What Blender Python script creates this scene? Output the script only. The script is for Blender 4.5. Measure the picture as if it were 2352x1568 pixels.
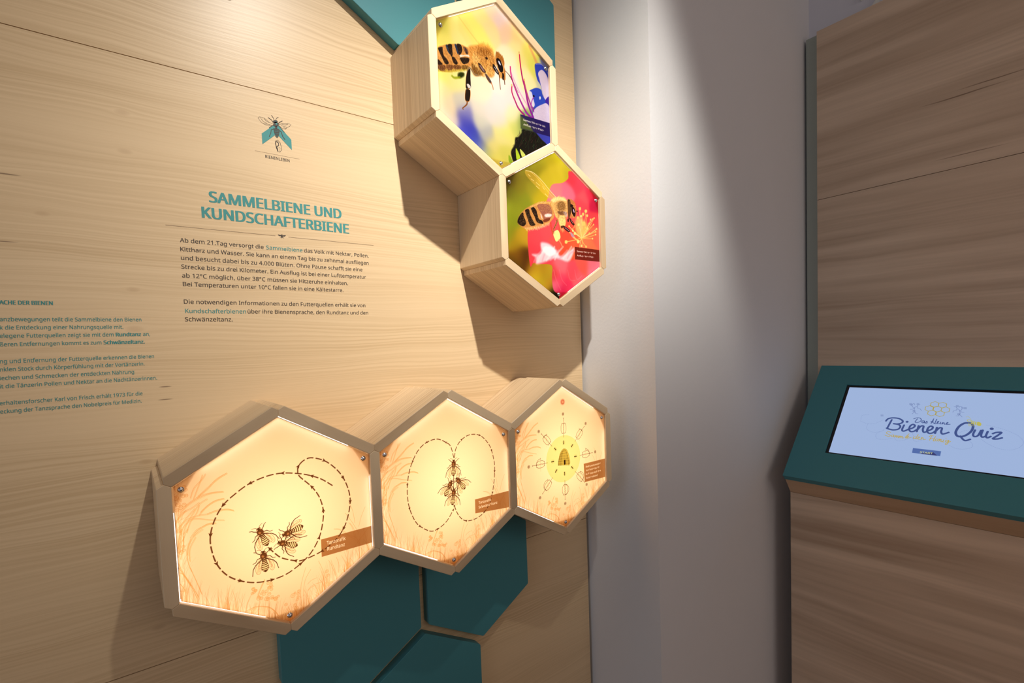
import bpy, bmesh, math, random
import numpy as np
from mathutils import Vector, Matrix

# ------------------------------------------------------------------ scene basics
for _o in list(bpy.data.objects):
    bpy.data.objects.remove(_o, do_unlink=True)
SCN = bpy.context.scene
COL = SCN.collection

# camera (fitted: 17.4 mm wide angle, slight roll, small lens shift from the crop)
cam_d = bpy.data.cameras.new('camera')
cam = bpy.data.objects.new('camera', cam_d)
COL.objects.link(cam)
SCN.camera = cam
YAW, PIT, ROL = 0.649744, -0.051264, -0.036488
_f = Vector((math.sin(YAW) * math.cos(PIT), math.cos(YAW) * math.cos(PIT), math.sin(PIT)))
_r = Vector((math.cos(YAW), -math.sin(YAW), 0))
_u = _r.cross(_f)
_r2 = _r * math.cos(ROL) + _u * math.sin(ROL)
_u2 = -_r * math.sin(ROL) + _u * math.cos(ROL)
CAM_LOC = Vector((-0.220438, -1.187366, 1.545202))
cam.matrix_world = Matrix(((_r2.x, _u2.x, -_f.x, CAM_LOC.x), (_r2.y, _u2.y, -_f.y, CAM_LOC.y),
                           (_r2.z, _u2.z, -_f.z, CAM_LOC.z), (0, 0, 0, 1)))
cam_d.sensor_width = 36.0
cam_d.lens = 1138.226 * 36.0 / 2352.0
cam_d.shift_x = 18.54 / 2352.0
cam_d.shift_y = 69.34 / 2352.0
cam_d.clip_start = 0.01

SCN.view_settings.view_transform = 'Standard'
SCN.view_settings.look = 'None'
SCN.view_settings.gamma = 1.0
SCN.view_settings.use_curve_mapping = False
SCN.view_settings.exposure = 0.0

world = bpy.data.worlds.new('room_light')
SCN.world = world
world.use_nodes = True
_bg = world.node_tree.nodes['Background']
_bg.inputs[0].default_value = (0.86, 0.82, 0.86, 1)
_bg.inputs[1].default_value = 0.185


def add_light(name, kind, loc, aim, power, color, **kw):
    d = bpy.data.lights.new(name, kind)
    o = bpy.data.objects.new(name, d)
    COL.objects.link(o)
    o.location = loc
    o.rotation_euler = (Vector(aim) - Vector(loc)).to_track_quat('-Z', 'Y').to_euler()
    d.energy = power
    d.color = color
    for k, v in kw.items():
        setattr(d, k, v)
    return o


# ceiling spotlight that washes the honeycomb wall: soft-centred beam trimmed by two barn doors
# (one door edge is seen on the white pier, the other dims the foot of the wall)
LAMP = add_light('ceiling_spotlight', 'SPOT', (0.26, -1.25, 3.14), (0.26, -1.25, 0.0), 262.0, (1.0, 0.965, 0.885),
                 spot_size=math.radians(168), spot_blend=0.05, shadow_soft_size=0.022)
LAMP.rotation_euler = (0, 0, 0)
LAMP.data.use_nodes = True
_t = LAMP.data.node_tree
_em = _t.nodes['Emission']


def _ln(op, a, b=None, c=None, clamp=False):
    n = _t.nodes.new('ShaderNodeMath'); n.operation = op; n.use_clamp = clamp
    for i, v in enumerate((a, b, c)):
        if v is None: continue
        if isinstance(v, (int, float)): n.inputs[i].default_value = v
        else: _t.links.new(v, n.inputs[i])
    return n.outputs[0]


_tc = _t.nodes.new('ShaderNodeTexCoord')
_nv = _t.nodes.new('ShaderNodeVectorMath'); _nv.operation = 'NORMALIZE'
_t.links.new(_tc.outputs['Normal'], _nv.inputs[0])
_sx = _t.nodes.new('ShaderNodeSeparateXYZ'); _t.links.new(_nv.outputs[0], _sx.inputs[0])
SGN = 1.0
_x, _y, _z = (_ln('MULTIPLY', o, SGN) for o in _sx.outputs)
_ax = (Vector((0.66, 0.0, 1.80)) - Vector((0.26, -1.25, 3.14))).normalized()
_dot = _ln('ADD', _ln('MULTIPLY', _x, _ax.x), _ln('ADD', _ln('MULTIPLY', _y, _ax.y), _ln('MULTIPLY', _z, _ax.z)))
_th = _ln('ARCCOSINE', _ln('MINIMUM', _dot, 1.0))
_g = _ln('EXPONENT', _ln('MULTIPLY', _ln('MULTIPLY', _th, _th), -1.0 / math.radians(26.5) ** 2))
_c1 = _ln('ADD', _x, _ln('ADD', _ln('MULTIPLY', _y, -0.66), _ln('MULTIPLY', _z, 0.42)))
_k1 = _ln('MULTIPLY_ADD', _c1, -1 / 0.15, 0.5, True)
_c2 = _ln('SUBTRACT', _ln('MULTIPLY', _z, -1.0), _ln('MULTIPLY', _y, 1.66))
_k2 = _ln('MULTIPLY_ADD', _c2, -1 / 0.50, 0.5, True)

_c3 = _ln('SUBTRACT', _ln('MULTIPLY', _z, -1.0), _ln('MULTIPLY', _y, 0.62))
_k3 = _ln('MULTIPLY_ADD', _c3, 1 / 0.62, 0.5, True)


def _ss(v): return _ln('MULTIPLY', _ln('MULTIPLY', v, v), _ln('MULTIPLY_ADD', v, -2.0, 3.0))


_t.links.new(_ln('MULTIPLY', _g, _ln('MULTIPLY', _ss(_k1), _ln('MULTIPLY', _ss(_k2), _ss(_k3)))), _em.inputs['Strength'])
# added fill: assumed window light from far left, assumed warm lamps behind the camera
add_light('assumed_bluish_fill', 'AREA', (-3.6, -1.4, 1.5), (2.0, -1.0, 1.2), 17.0, (0.74, 0.84, 1.0),
          shape='RECTANGLE', size=1.6, size_y=1.8)  # no window is built; bluish fill assumed to come from this side
add_light('assumed_warm_fill', 'AREA', (0.6, -4.0, 2.6), (0.8, 0.0, 1.2), 15.0, (1.0, 0.84, 0.74),
          shape='RECTANGLE', size=2.4, size_y=1.0)  # no lamps are built here; warm fill assumed from behind


# ------------------------------------------------------------------ helpers
def tag(o, label=None, cat=None, group=None, kind=None):
    if label: o['label'] = label
    if cat: o['category'] = cat
    if group: o['group'] = group
    if kind: o['kind'] = kind
    return o


def empty(name, loc=(0, 0, 0)):
    o = bpy.data.objects.new(name, None)
    o.empty_display_size = 0.05
    COL.objects.link(o)
    o.location = loc
    return o


def link_mesh(name, me, mat=None, parent=None, loc=None, rot=None):
    o = bpy.data.objects.new(name, me)
    COL.objects.link(o)
    if mat is not None and not me.materials:
        me.materials.append(mat)
    if loc is not None: o.location = loc
    if rot is not None: o.rotation_euler = rot
    if parent is not None:
        bpy.context.view_layer.update()
        o.parent = parent
        o.matrix_parent_inverse = Matrix.Translation(parent.location).inverted() if parent.parent is None else \
            parent.matrix_world.inverted()
    return o


def from_bm(name, bm, mat=None, parent=None, loc=None, rot=None, smooth=False):
    bmesh.ops.recalc_face_normals(bm, faces=bm.faces[:])
    me = bpy.data.meshes.new(name)
    bm.to_mesh(me)
    bm.free()
    if smooth:
        for p in me.polygons: p.use_smooth = True
    return link_mesh(name, me, mat, parent, loc, rot)


def bevel_all(bm, w, seg=2, limit=None):
    if w <= 0: return
    es = [e for e in bm.edges if len(e.link_faces) == 2 and e.calc_face_angle(0) > 0.3]
    bmesh.ops.bevel(bm, geom=es, offset=w, segments=seg, affect='EDGES', profile=0.5, clamp_overlap=True)


def box_bm(x0, x1, y0, y1, z0, z1, bev=0.0, seg=2):
    bm = bmesh.new()
    vs = [bm.verts.new(p) for p in ((x0, y0, z0), (x1, y0, z0), (x1, y1, z0), (x0, y1, z0),
                                    (x0, y0, z1), (x1, y0, z1), (x1, y1, z1), (x0, y1, z1))]
    for f in ((0, 3, 2, 1), (4, 5, 6, 7), (0, 1, 5, 4), (1, 2, 6, 5), (2, 3, 7, 6), (3, 0, 4, 7)):
        bm.faces.new([vs[i] for i in f])
    bevel_all(bm, bev, seg)
    return bm


def prism_bm(poly, y0, y1, bev=0.0, seg=2):
    """polygon in (x, z), extruded from y0 to y1"""
    bm = bmesh.new()
    a = [bm.verts.new((p[0], y0, p[1])) for p in poly]
    b = [bm.verts.new((p[0], y1, p[1])) for p in poly]
    n = len(poly)
    bm.faces.new(a)
    bm.faces.new(b[::-1])
    for i in range(n):
        bm.faces.new((a[i], a[(i + 1) % n], b[(i + 1) % n], b[i]))
    bmesh.ops.recalc_face_normals(bm, faces=bm.faces[:])
    bevel_all(bm, bev, seg)
    return bm


# ------------------------------------------------------------------ node helpers
class NT:
    def __init__(self, name):
        self.m = bpy.data.materials.new(name)
        self.m.use_nodes = True
        self.t = self.m.node_tree
        for n in list(self.t.nodes): self.t.nodes.remove(n)
        self.out = self.t.nodes.new('ShaderNodeOutputMaterial')

    def n(self, typ, ins=None, **kw):
        nd = self.t.nodes.new(typ)
        for k, v in kw.items(): setattr(nd, k, v)
        for k, v in (ins or {}).items(): self.set(nd, k, v)
        return nd

    def set(self, nd, k, v):
        s = nd.inputs[k]
        if isinstance(v, bpy.types.NodeSocket): self.t.links.new(v, s)
        elif isinstance(v, bpy.types.Node): self.t.links.new(v.outputs[0], s)
        else: s.default_value = v

    def math(self, op, a, b=None, c=None, clamp=False):
        nd = self.n('ShaderNodeMath', operation=op, use_clamp=clamp)
        self.set(nd, 0, a)
        if b is not None: self.set(nd, 1, b)
        if c is not None: self.set(nd, 2, c)
        return nd.outputs[0]

    def vmath(self, op, a, b=None):
        nd = self.n('ShaderNodeVectorMath', operation=op)
        self.set(nd, 0, a)
        if b is not None: self.set(nd, 1, b)
        return nd.outputs[0]

    def noise(self, vec, scale, detail=2.0, rough=0.5):
        nd = self.n('ShaderNodeTexNoise', {'Vector': vec, 'Scale': scale, 'Detail': detail, 'Roughness': rough})
        return nd.outputs[0]

    def mix(self, f, a, b, blend='MIX'):
        nd = self.n('ShaderNodeMix', data_type='RGBA', blend_type=blend)
        for k, v in ((0, f), (6, a), (7, b)):
            s = nd.inputs[k]
            if isinstance(v, bpy.types.NodeSocket): self.t.links.new(v, s)
            else: s.default_value = v
        return nd.outputs[2]

    def ramp(self, f, p0, p1):
        nd = self.n('ShaderNodeMapRange', {'Value': f, 'From Min': p0, 'From Max': p1, 'To Min': 0.0, 'To Max': 1.0},
                    clamp=True)
        return nd.outputs[0]

    def done(self, shader):
        self.t.links.new(shader, self.out.inputs[0])
        return self.m


def plain(name, col, rough=0.5, metal=0.0, spec=0.5, bump=0.0, bscale=400.0, var=0.0):
    N = NT(name)
    tc = N.n('ShaderNodeTexCoord').outputs['Object']
    ns = N.noise(tc, bscale, 3.0)
    big = N.noise(tc, 6.0, 3.0)
    c = N.mix(N.math('MULTIPLY', big, var), (*col, 1), (*[x * 0.72 for x in col], 1))
    b = N.n('ShaderNodeBsdfPrincipled', {'Base Color': c, 'Roughness': rough, 'Metallic': metal,
                                         'Specular IOR Level': spec})
    if bump:
        bp = N.n('ShaderNodeBump', {'Height': ns, 'Strength': bump, 'Distance': 0.001})
        N.set(b, 'Normal', bp.outputs[0])
    return N.done(b.outputs[0])


def wood(name, axes='XZY', light=(0.74, 0.535, 0.315), dark=(0.60, 0.40, 0.215), space='Object', rings=1.0,
         knots=(), cracks=(), rough=0.42, per_object=True, line=150.0, streak=0.5, end_grain=False, warp=1.0):
    """pale larch/fir veneer: grain runs along axes[0], lines stack along axes[1]"""
    N = NT(name)
    if space == 'World':
        src = N.n('ShaderNodeNewGeometry').outputs['Position']
    else:
        src = N.n('ShaderNodeTexCoord').outputs['Object']
    sp = N.n('ShaderNodeSeparateXYZ', {0: src})
    a, b, c = (sp.outputs['XYZ'.index(k)] for k in axes)
    oi = N.n('ShaderNodeObjectInfo')
    off = N.math('MULTIPLY', oi.outputs['Random'], 37.0) if per_object else 3.3
    a = N.math('ADD', a, off)
    # knots push the grain lines apart
    knot_mask = None
    for (kx, kz, ks) in knots:
        dx = N.math('SUBTRACT', a, kx + 3.3)
        dz = N.math('SUBTRACT', b, kz)
        dx2 = N.math('MULTIPLY', dx, 1.0 / (ks * 2.3))
        dz2 = N.math('MULTIPLY', dz, 1.0 / ks)
        r2 = N.math('ADD', N.math('MULTIPLY', dx2, dx2), N.math('MULTIPLY', dz2, dz2))
        g = N.math('DIVIDE', 1.0, N.math('ADD', 1.0, N.math('MULTIPLY', r2, r2)))
        b = N.math('MULTIPLY_ADD', g, N.math('MULTIPLY', dz, -0.75), b)
        core = N.math('MULTIPLY', N.ramp(r2, 0.45, 0.02), 0.28)
        knot_mask = core if knot_mask is None else N.math('MAXIMUM', knot_mask, core)
    wv = N.n('ShaderNodeCombineXYZ', {0: N.math('MULTIPLY', a, 1.6), 1: N.math('MULTIPLY', b, 7.0), 2: c})
    wn = N.noise(wv, 1.0, 2.0, 0.5)
    b2 = N.math('MULTIPLY_ADD', N.math('SUBTRACT', wn, 0.5), 0.055 * warp, b)
    fv = N.n('ShaderNodeCombineXYZ', {0: N.math('MULTIPLY', a, 7.0), 1: N.math('MULTIPLY', b2, 26.0), 2: c})
    b2 = N.math('MULTIPLY_ADD', N.math('SUBTRACT', N.noise(fv, 1.0, 2.0), 0.5), 0.006 * warp, b2)
    # annual ring lines
    lv = N.n('ShaderNodeCombineXYZ', {0: N.math('MULTIPLY', a, 1.2), 1: N.math('MULTIPLY', b2, line),
                                      2: N.math('MULTIPLY', c, 20.0)})
    ln = N.noise(lv, 1.0, 1.5, 0.45)
    lines = N.ramp(ln, 0.36, 0.66)
    zone = N.ramp(N.noise(N.n('ShaderNodeCombineXYZ', {0: N.math('MULTIPLY', a, 0.7), 1: N.math('MULTIPLY', b2, 6.5),
                                                       2: c}), 1.0, 1.0), 0.33, 0.62)
    # fine fibres
    pv = N.n('ShaderNodeCombineXYZ', {0: N.math('MULTIPLY', a, 22.0), 1: N.math('MULTIPLY', b, 900.0),
                                      2: N.math('MULTIPLY', c, 300.0)})
    pores = N.noise(pv, 1.0, 2.0, 0.6)
    sv = N.n('ShaderNodeCombineXYZ', {0: N.math('MULTIPLY', a, 0.9), 1: N.math('MULTIPLY', b2, 15.0), 2: c})
    st = N.ramp(N.noise(sv, 1.0, 3.0, 0.55), 0.35, 0.75)
    f = N.math('MULTIPLY', lines, N.math('MULTIPLY_ADD', zone, 0.62 * rings, 0.10 * rings))
    f = N.math('ADD', f, N.math('MULTIPLY', st, streak))
    f = N.math('ADD', f, N.math('MULTIPLY', N.math('SUBTRACT', pores, 0.5), 0.22))
    f = N.math('MULTIPLY', f, 0.85, clamp=True)
    colr = N.mix(f, (*light, 1), (*dark, 1))
    if knot_mask is not None:
        colr = N.mix(knot_mask, colr, (dark[0] * .72, dark[1] * .62, dark[2] * .6, 1))
    for (kx, kz, kl, kw) in cracks:
        dx = N.math('MULTIPLY', N.math('SUBTRACT', a, kx + 3.3), 1.0 / kl)
        dz = N.math('MULTIPLY', N.math('SUBTRACT', b2, kz), 1.0 / kw)
        r2 = N.math('ADD', N.math('MULTIPLY', dx, dx), N.math('MULTIPLY', dz, dz))
        colr = N.mix(N.math('MULTIPLY', N.ramp(r2, 1.0, 0.1), 0.75), colr, (0.16, 0.09, 0.05, 1))
    if per_object:
        tint = N.math('MULTIPLY_ADD', oi.outputs['Random'], 0.16, 0.90)
        colr = N.mix(1.0, colr, N.n('ShaderNodeCombineXYZ', {0: tint, 1: tint, 2: tint}).outputs[0], 'MULTIPLY')
    bs = N.n('ShaderNodeBsdfPrincipled', {'Base Color': colr, 'Roughness': rough, 'Specular IOR Level': 0.35})
    hgt = N.math('ADD', N.math('MULTIPLY', lines, -0.35), pores)
    bp = N.n('ShaderNodeBump', {'Height': hgt, 'Strength': 0.10, 'Distance': 0.0006})
    N.set(bs, 'Normal', bp.outputs[0])
    return N.done(bs.outputs[0])


KNOTS = [(-0.199, 2.011, .009), (-0.199, 1.939, .009), (-0.202, 1.679, .008), (-0.204, 1.604, .011),
         (-0.202, 1.346, .008), (-0.201, 1.014, .009), (-0.322, 1.807, .008), (-0.196, 1.267, .008)]
CRACKS = [(-0.365, 1.864, .022, .0016), (-0.375, 1.750, .022, .0014), (-0.162, 1.489, .012, .0016),
          (-0.163, 1.462, .014, .0015)]
M = {}
M['panel'] = wood('panel_larch_veneer', 'XZY', space='World', knots=KNOTS, cracks=CRACKS, per_object=False,
                  line=230.0, rings=1.15, streak=0.26, rough=0.34, light=(0.78, 0.575, 0.345), dark=(0.615, 0.43, 0.235))
M['panel_side'] = wood('side_panel_veneer', 'YZX', space='World', per_object=False, line=120.0, rings=0.35,
                       streak=1.0, rough=0.45, light=(0.71, 0.53, 0.38), dark=(0.43, 0.295, 0.195), warp=0.7,
                       cracks=((-0.78, 2.33, .12, .0022), (-0.80, 2.135, .10, .0018), (-.86, 2.345, .10, .0018)))
M['board'] = wood('solid_ash_board', 'XYZ', light=(0.77, 0.58, 0.365), dark=(0.57, 0.395, 0.23), line=470.0, rings=1.7,
                  streak=0.32, warp=0.35)
M['teal'] = plain('teal_lacquer', (0.058, 0.240, 0.272), rough=0.5, spec=0.4, bump=0.12, bscale=900.0)
M['plaster'] = plain('white_painted_plaster', (0.78, 0.765, 0.765), rough=0.8, spec=0.2, bump=0.35, bscale=120.0, var=0.12)
M['plaster_shaded'] = plain('white_plaster_shaded', (0.66, 0.64, 0.68), rough=0.85, spec=0.2, bump=0.3, bscale=120.0)  # white plaster again, the side wall's shade put into a darker, cooler colour
M['edge'] = plain('grey_green_carrier', (0.36, 0.385, 0.33), rough=0.6)
M['dark_print'] = plain('dark_brown_print', (0.045, 0.030, 0.022), rough=0.6)
M['teal_print'] = plain('teal_print', (0.045, 0.265, 0.255), rough=0.6)
M['sepia'] = plain('fine_sepia_print', (0.30, 0.20, 0.11), rough=0.6)
M['steel'] = plain('polished_steel', (0.72, 0.74, 0.76), rough=0.18, metal=1.0)
M['black'] = plain('black_gloss', (0.008, 0.007, 0.009), rough=0.22)
M['floor'] = wood('floor_oak', 'XYZ', space='World', per_object=False, light=(.36, .24, .14), dark=(.24, .15, .09))
M['ceil'] = plain('ceiling_paint', (0.62, 0.60, 0.62), rough=0.9)
M['ceramic'] = plain('plaster_relief', (0.80, 0.78, 0.72), rough=0.8)

# ------------------------------------------------------------------ the setting
XE, X1, Y1, X2 = 1.018, 1.0315, -0.2855, 2.131
X3 = 2.06


def struct(name, bm, mat):
    o = from_bm(name, bm, mat)
    o['kind'] = 'structure'
    return o


struct('floor', box_bm(-4.2, 2.4, -4.8, 0.3, -0.10, 0.0), M['floor'])
struct('ceiling', box_bm(-4.2, 2.4, -4.8, 0.3, 3.55, 3.65), M['ceil'])
struct('wall_back', box_bm(-4.2, X1 - 0.001, 0.05, 0.25, 0.0, 3.55), M['plaster'])
struct('wall_pier', box_bm(X1, X2, Y1, 0.25, 0.0, 3.55, 0.008, 3), M['plaster'])
struct('wall_right', box_bm(X2, X2 + 0.2, -4.8, 0.25, 0.0, 3.55), M['plaster_shaded'])

# ------------------------------------------------------------------ honeycomb wall panel (three veneer boards)
S = 0.367852
ROW = S * math.sqrt(3) / 2
R = 0.2
W = 0.021442
DEP = 0.19507
Z0 = 1.23
PANEL_L = -1.30
pan = tag(empty('wall_cladding', (0.0, 0.0, 0.0)), 'large pale wooden wall cladding printed with teal heading and text, behind the honeycomb lamps',
          'wall panel')
link = dict(parent=pan)
for z0, z1 in ((0.02, 0.9382), (0.9398, 2.1180), (2.1196, 3.30)):
    from_bm('plank', box_bm(PANEL_L, XE, 0.0, 0.019, z0, z1, 0.0006, 1), M['panel'], pan)
from_bm('carrier_board', box_bm(PANEL_L - .005, XE + 0.0065, 0.0192, 0.036, 0.01, 3.29, 0.001, 1), M['edge'], pan)


# ------------------------------------------------------------------ lettering
FACE = None
try:      # humanist sans that ships inside Blender; the built-in face is the fallback
    import os
    FACE = bpy.data.fonts.load(os.path.join(bpy.utils.system_resource('DATAFILES', path='fonts'), 'NotoSansHebrew-Regular.woff2'))
except Exception:
    FACE = None


def text_mesh(txt, size, bold=0.0, pre=''):
    """mesh of a line of text in XZ (y=0 faces -y), plus left/right extent of the part after `pre`"""
    def width(s):
        if not s: return 0.0, 0.0, 0.0
        cu = bpy.data.curves.new('m', 'FONT'); cu.body = s; cu.size = 1.0; cu.offset = bold
        if FACE is not None: cu.font = FACE
        ob = bpy.data.objects.new('m', cu); COL.objects.link(ob)
        bpy.context.view_layer.update()
        dg = bpy.context.evaluated_depsgraph_get()
        me = bpy.data.meshes.new_from_object(ob.evaluated_get(dg))
        n = len(me.vertices)
        co = np.zeros(n * 3); me.vertices.foreach_get('co', co); co = co.reshape(-1, 3)
        fs = [list(p.vertices) for p in me.polygons]
        bpy.data.objects.remove(ob); bpy.data.curves.remove(cu); bpy.data.meshes.remove(me)
        return co, fs
    co, fs = width(pre + txt)
    xr = co[:, 0].max()
    if pre:
        cp, _ = width(pre + '.')
        cd, _ = width('.')
        xl = cp[:, 0].max() - (cd[:, 0].max() - cd[:, 0].min())
    else:
        xl = co[:, 0].min()
    return co, fs, xl, xr


CAP = 0.729   # cap height of the built-in face at size 1 (checked below)
_c, _f0, _a, _b = text_mesh('H', 1.0)
CAP = float(_c[:, 1].max() - _c[:, 1].min())
CAPS = {'heading': 0.0222, 'body': 0.0083, 'bodyteal': 0.0083, 'emblem': 0.0062, 'left': 0.0068}
LINES = [
    ('heading',1,'','SAMMELBIENE UND',-0.0639,0.2091,1.8626,1.8657),
    ('heading',1,'','KUNDSCHAFTERBIENE',-0.0786,0.2255,1.8302,1.8309),
    ('body',0,'','Ab dem 21.Tag versorgt die',-0.1207,0.0334,1.7767,1.7773),
    ('bodyteal',0,'','Sammelbiene',0.0388,0.1151,1.7771,1.7767),
    ('body',0,'','das Volk mit Nektar, Pollen,',0.1188,0.2730,1.7770,1.7772),
    ('body',0,'','Kittharz und Wasser. Sie kann an einem Tag bis zu zehnmal ausfliegen',-0.1210,0.2720,1.7597,1.7586),
    ('body',0,'','und besucht dabei bis zu 4.000 Blüten. Ohne Pause schafft sie eine',-0.1208,0.2550,1.7413,1.7425),
    ('body',0,'','Strecke bis zu drei Kilometer. Ein Ausflug ist bei einer Lufttemperatur',-0.1213,0.2636,1.7242,1.7246),
    ('body',0,'','ab 12°C möglich, über 38°C müssen sie Hitzeruhe einhalten.',-0.1211,0.2171,1.7063,1.7073),
    ('body',0,'','Bei Temperaturen unter 10°C fallen sie in eine Kältestarre.',-0.1208,0.2051,1.6896,1.6896),
    ('body',0,'','Die notwendigen Informationen zu den Futterquellen erhält sie von',-0.1211,0.2580,1.6541,1.6546),
    ('bodyteal',0,'','Kundschafterbienen',-0.1199,-0.0096,1.6355,1.6361),
    ('body',0,'','über ihre Bienensprache, den Rundtanz und den',-0.0061,0.2644,1.6358,1.6365),
    ('body',0,'','Schwänzeltanz.',-0.1213,-0.0361,1.6192,1.6187),
    ('emblem',0,'','BIENENLEBEN',0.0480,0.0983,1.9755,1.9758),
    ('left',1,'SPR','ACHE DER BIENEN',-0.3847,-0.3182,1.6471,1.6476),
    ('left',0,'T','anzbewegungen teilt die Sammelbiene den Bienen',-0.3865,-0.1926,1.6187,1.6188),
    ('left',0,'im Stoc','k die Entdeckung einer Nahrungsquelle mit.',-0.3874,-0.2213,1.6047,1.6047),
    ('left',0,'g','elegene Futterquellen zeigt sie mit dem',-0.3883,-0.2364,1.5906,1.5906),
    ('left',1,'','Rundtanz',-0.2329,-0.1950,1.5906,1.5906),
    ('left',0,'','an,',-0.1916,-0.1805,1.5907,1.5907),
    ('left',0,'grö','ßeren Entfernungen kommt es zum',-0.3892,-0.2552,1.5765,1.5758),
    ('left',1,'','Schwänzeltanz.',-0.2517,-0.1901,1.5762,1.5761),
    ('left',0,'Richtu','ng und Entfernung der Futterquelle erkennen die Bienen',-0.3910,-0.1768,1.5479,1.5469),
    ('left',0,'du','nklen Stock durch Körperfühlung mit der Vortänzerin.',-0.3918,-0.1928,1.5339,1.5334),
    ('left',0,'R','iechen und Schmecken der entdeckten Nahrung',-0.3927,-0.2099,1.5198,1.5181),
    ('left',0,'m','it die Tänzerin Pollen und Nektar an die Nachtänzerinnen.',-0.3936,-0.1746,1.5054,1.5045),
    ('left',0,'V','erhaltensforscher Karl von Frisch erhält 1973 für die',-0.3955,-0.1993,1.4764,1.4764),
    ('left',0,'Ent','deckung der Tanzsprache den Nobelpreis für Medizin.',-0.4006,-0.2016,1.4629,1.4615),
]
def flat_mesh(name, V, F, mat, parent, label=None):
    me = bpy.data.meshes.new(name)
    me.from_pydata(V, [], F)
    me.validate()
    o = link_mesh(name, me, mat, parent)
    if label: o['label'] = label
    return o


BLOCK = {'heading': ('teal_print', 'large bold teal capitals of the heading'),
         'body': ('dark_print', 'dark brown line of the paragraph'),
         'bodyteal': ('teal_print', 'teal highlighted word in the paragraph'),
         'emblem': ('dark_print', 'small word under the bee emblem'),
         'left': ('teal_print', 'small teal line of the left paragraph')}
for blk, bold, pre, txt, x0, x1, za, zb in LINES:
    co, fs, xl, xr = text_mesh(txt, 1.0, bold=0.0, pre=pre)
    sx = (x1 - x0) / (xr - xl)
    sz = CAPS[blk] / CAP
    V, F = [], []
    shifts = (-.036, -.018, 0, .018, .036) if bold else (-.006, .006)
    for sh in shifts:
        base = len(V)
        for p in co:
            V.append((x0 + (p[0] + sh - xl) * sx, -0.0004 - 0.00002 * (sh + 1), (za + zb) / 2 + p[1] * sz))
        F += [[base + i for i in f] for f in fs]
    flat_mesh('lettering', V, F, M[BLOCK[blk][0]], pan, BLOCK[blk][1])


def ribbon(pts, w, V, F, y=-0.0004, taper=0):
    """flat stroke through (x, z) points, appended to V, F"""
    pts = [Vector(p) for p in pts]
    base = len(V)
    n = len(pts)
    for i, p in enumerate(pts):
        t = (pts[min(i + 1, n - 1)] - pts[max(i - 1, 0)])
        if t.length < 1e-9: t = Vector((1, 0))
        t.normalize()
        k = w / 2 * (1 - taper * i / max(1, n - 1))
        V.append((p.x - t.y * k, y, p.y + t.x * k))
        V.append((p.x + t.y * k, y, p.y - t.x * k))
    for i in range(n - 1):
        a = base + 2 * i
        F.append((a, a + 1, a + 3, a + 2))


def poly(pts, V, F, y=-0.0004):
    b = len(V)
    V += [(p[0], y, p[1]) for p in pts]
    F.append(tuple(range(b, b + len(pts))))


# rules either side of the small bee
V, F = [], []
ribbon([(-0.143, 1.8083), (0.0590, 1.8083)], 0.0006, V, F)
flat_mesh('ruled_line', V, F, M['sepia'], pan, 'thin brown rule left of the small bee')
V, F = [], []
ribbon([(0.0863, 1.8083), (0.2871, 1.8083)], 0.0006, V, F)
flat_mesh('ruled_line', V, F, M['sepia'], pan, 'thin brown rule right of the small bee')
V, F = [], []
ribbon([(0.0277, 1.9868), (0.1203, 1.9868)], 0.0004, V, F)
flat_mesh('ruled_line', V, F, M['sepia'], pan, 'hairline rule under the emblem')
# small bee
V, F = [], []
bx, bz = 0.0726, 1.8083
def P(*a): return [(bx + u * .001, bz + v * .001) for u, v in a]
poly(P((-1.3, 2.6), (1.3, 2.6), (1.7, .5), (1.5, -2.4), (0, -4.3), (-1.5, -2.4), (-1.7, .5)), V, F)
poly(P((-1, 3.8), (1, 3.8), (1.2, 2.6), (-1.2, 2.6)), V, F)
poly(P((1.2, 2.2), (7.6, 3.4), (8.4, 2.4), (5.4, .2), (1.4, .6)), V, F)
poly(P((-1.2, 2.2), (-7.6, 3.4), (-8.4, 2.4), (-5.4, .2), (-1.4, .6)), V, F)
for s in (-1, 1):
    ribbon(P((s * 1, -.5), (s * 3.2, -2.0), (s * 3.8, -4.0)), .0005, V, F)
    ribbon(P((s * .5, 3.5), (s * 1.6, 5.0)), .0004, V, F)
flat_mesh('bee_mark', V, F, M['dark_print'], pan, 'tiny dark bee between the rules')

# emblem: teal chevron with an engraved bee
V, F = [], []
poly([(0.0436, 2.0266), (0.0752, 2.0556), (0.1046, 2.0264), (0.1046, 2.0038), (0.0746, 2.0326), (0.0436, 2.0037)], V, F)
F = [(0, 1, 4, 5), (1, 2, 3, 4)]
flat_mesh('emblem_chevron', V, F, M['teal_print'], pan, 'teal chevron of the bee emblem')
V, F = [], []
y = -0.0007


def E(u, v):   # zoom coordinates of the emblem drawing -> wall plane (mm grid)
    return (0.0743 + (u - 622) * 8.3e-5, 2.0328 - (v - 640 - (u - 622) * 0.235) * 8.6e-5)


def el(cx, cy, rx, ry, n=18, rot=0.0):
    out = []
    for i in range(n):
        a = 2 * math.pi * i / n
        x, z = rx * math.cos(a), ry * math.sin(a)
        out.append(E(cx + x * math.cos(rot) - z * math.sin(rot), cy + x * math.sin(rot) + z * math.cos(rot)))
    return out


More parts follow.
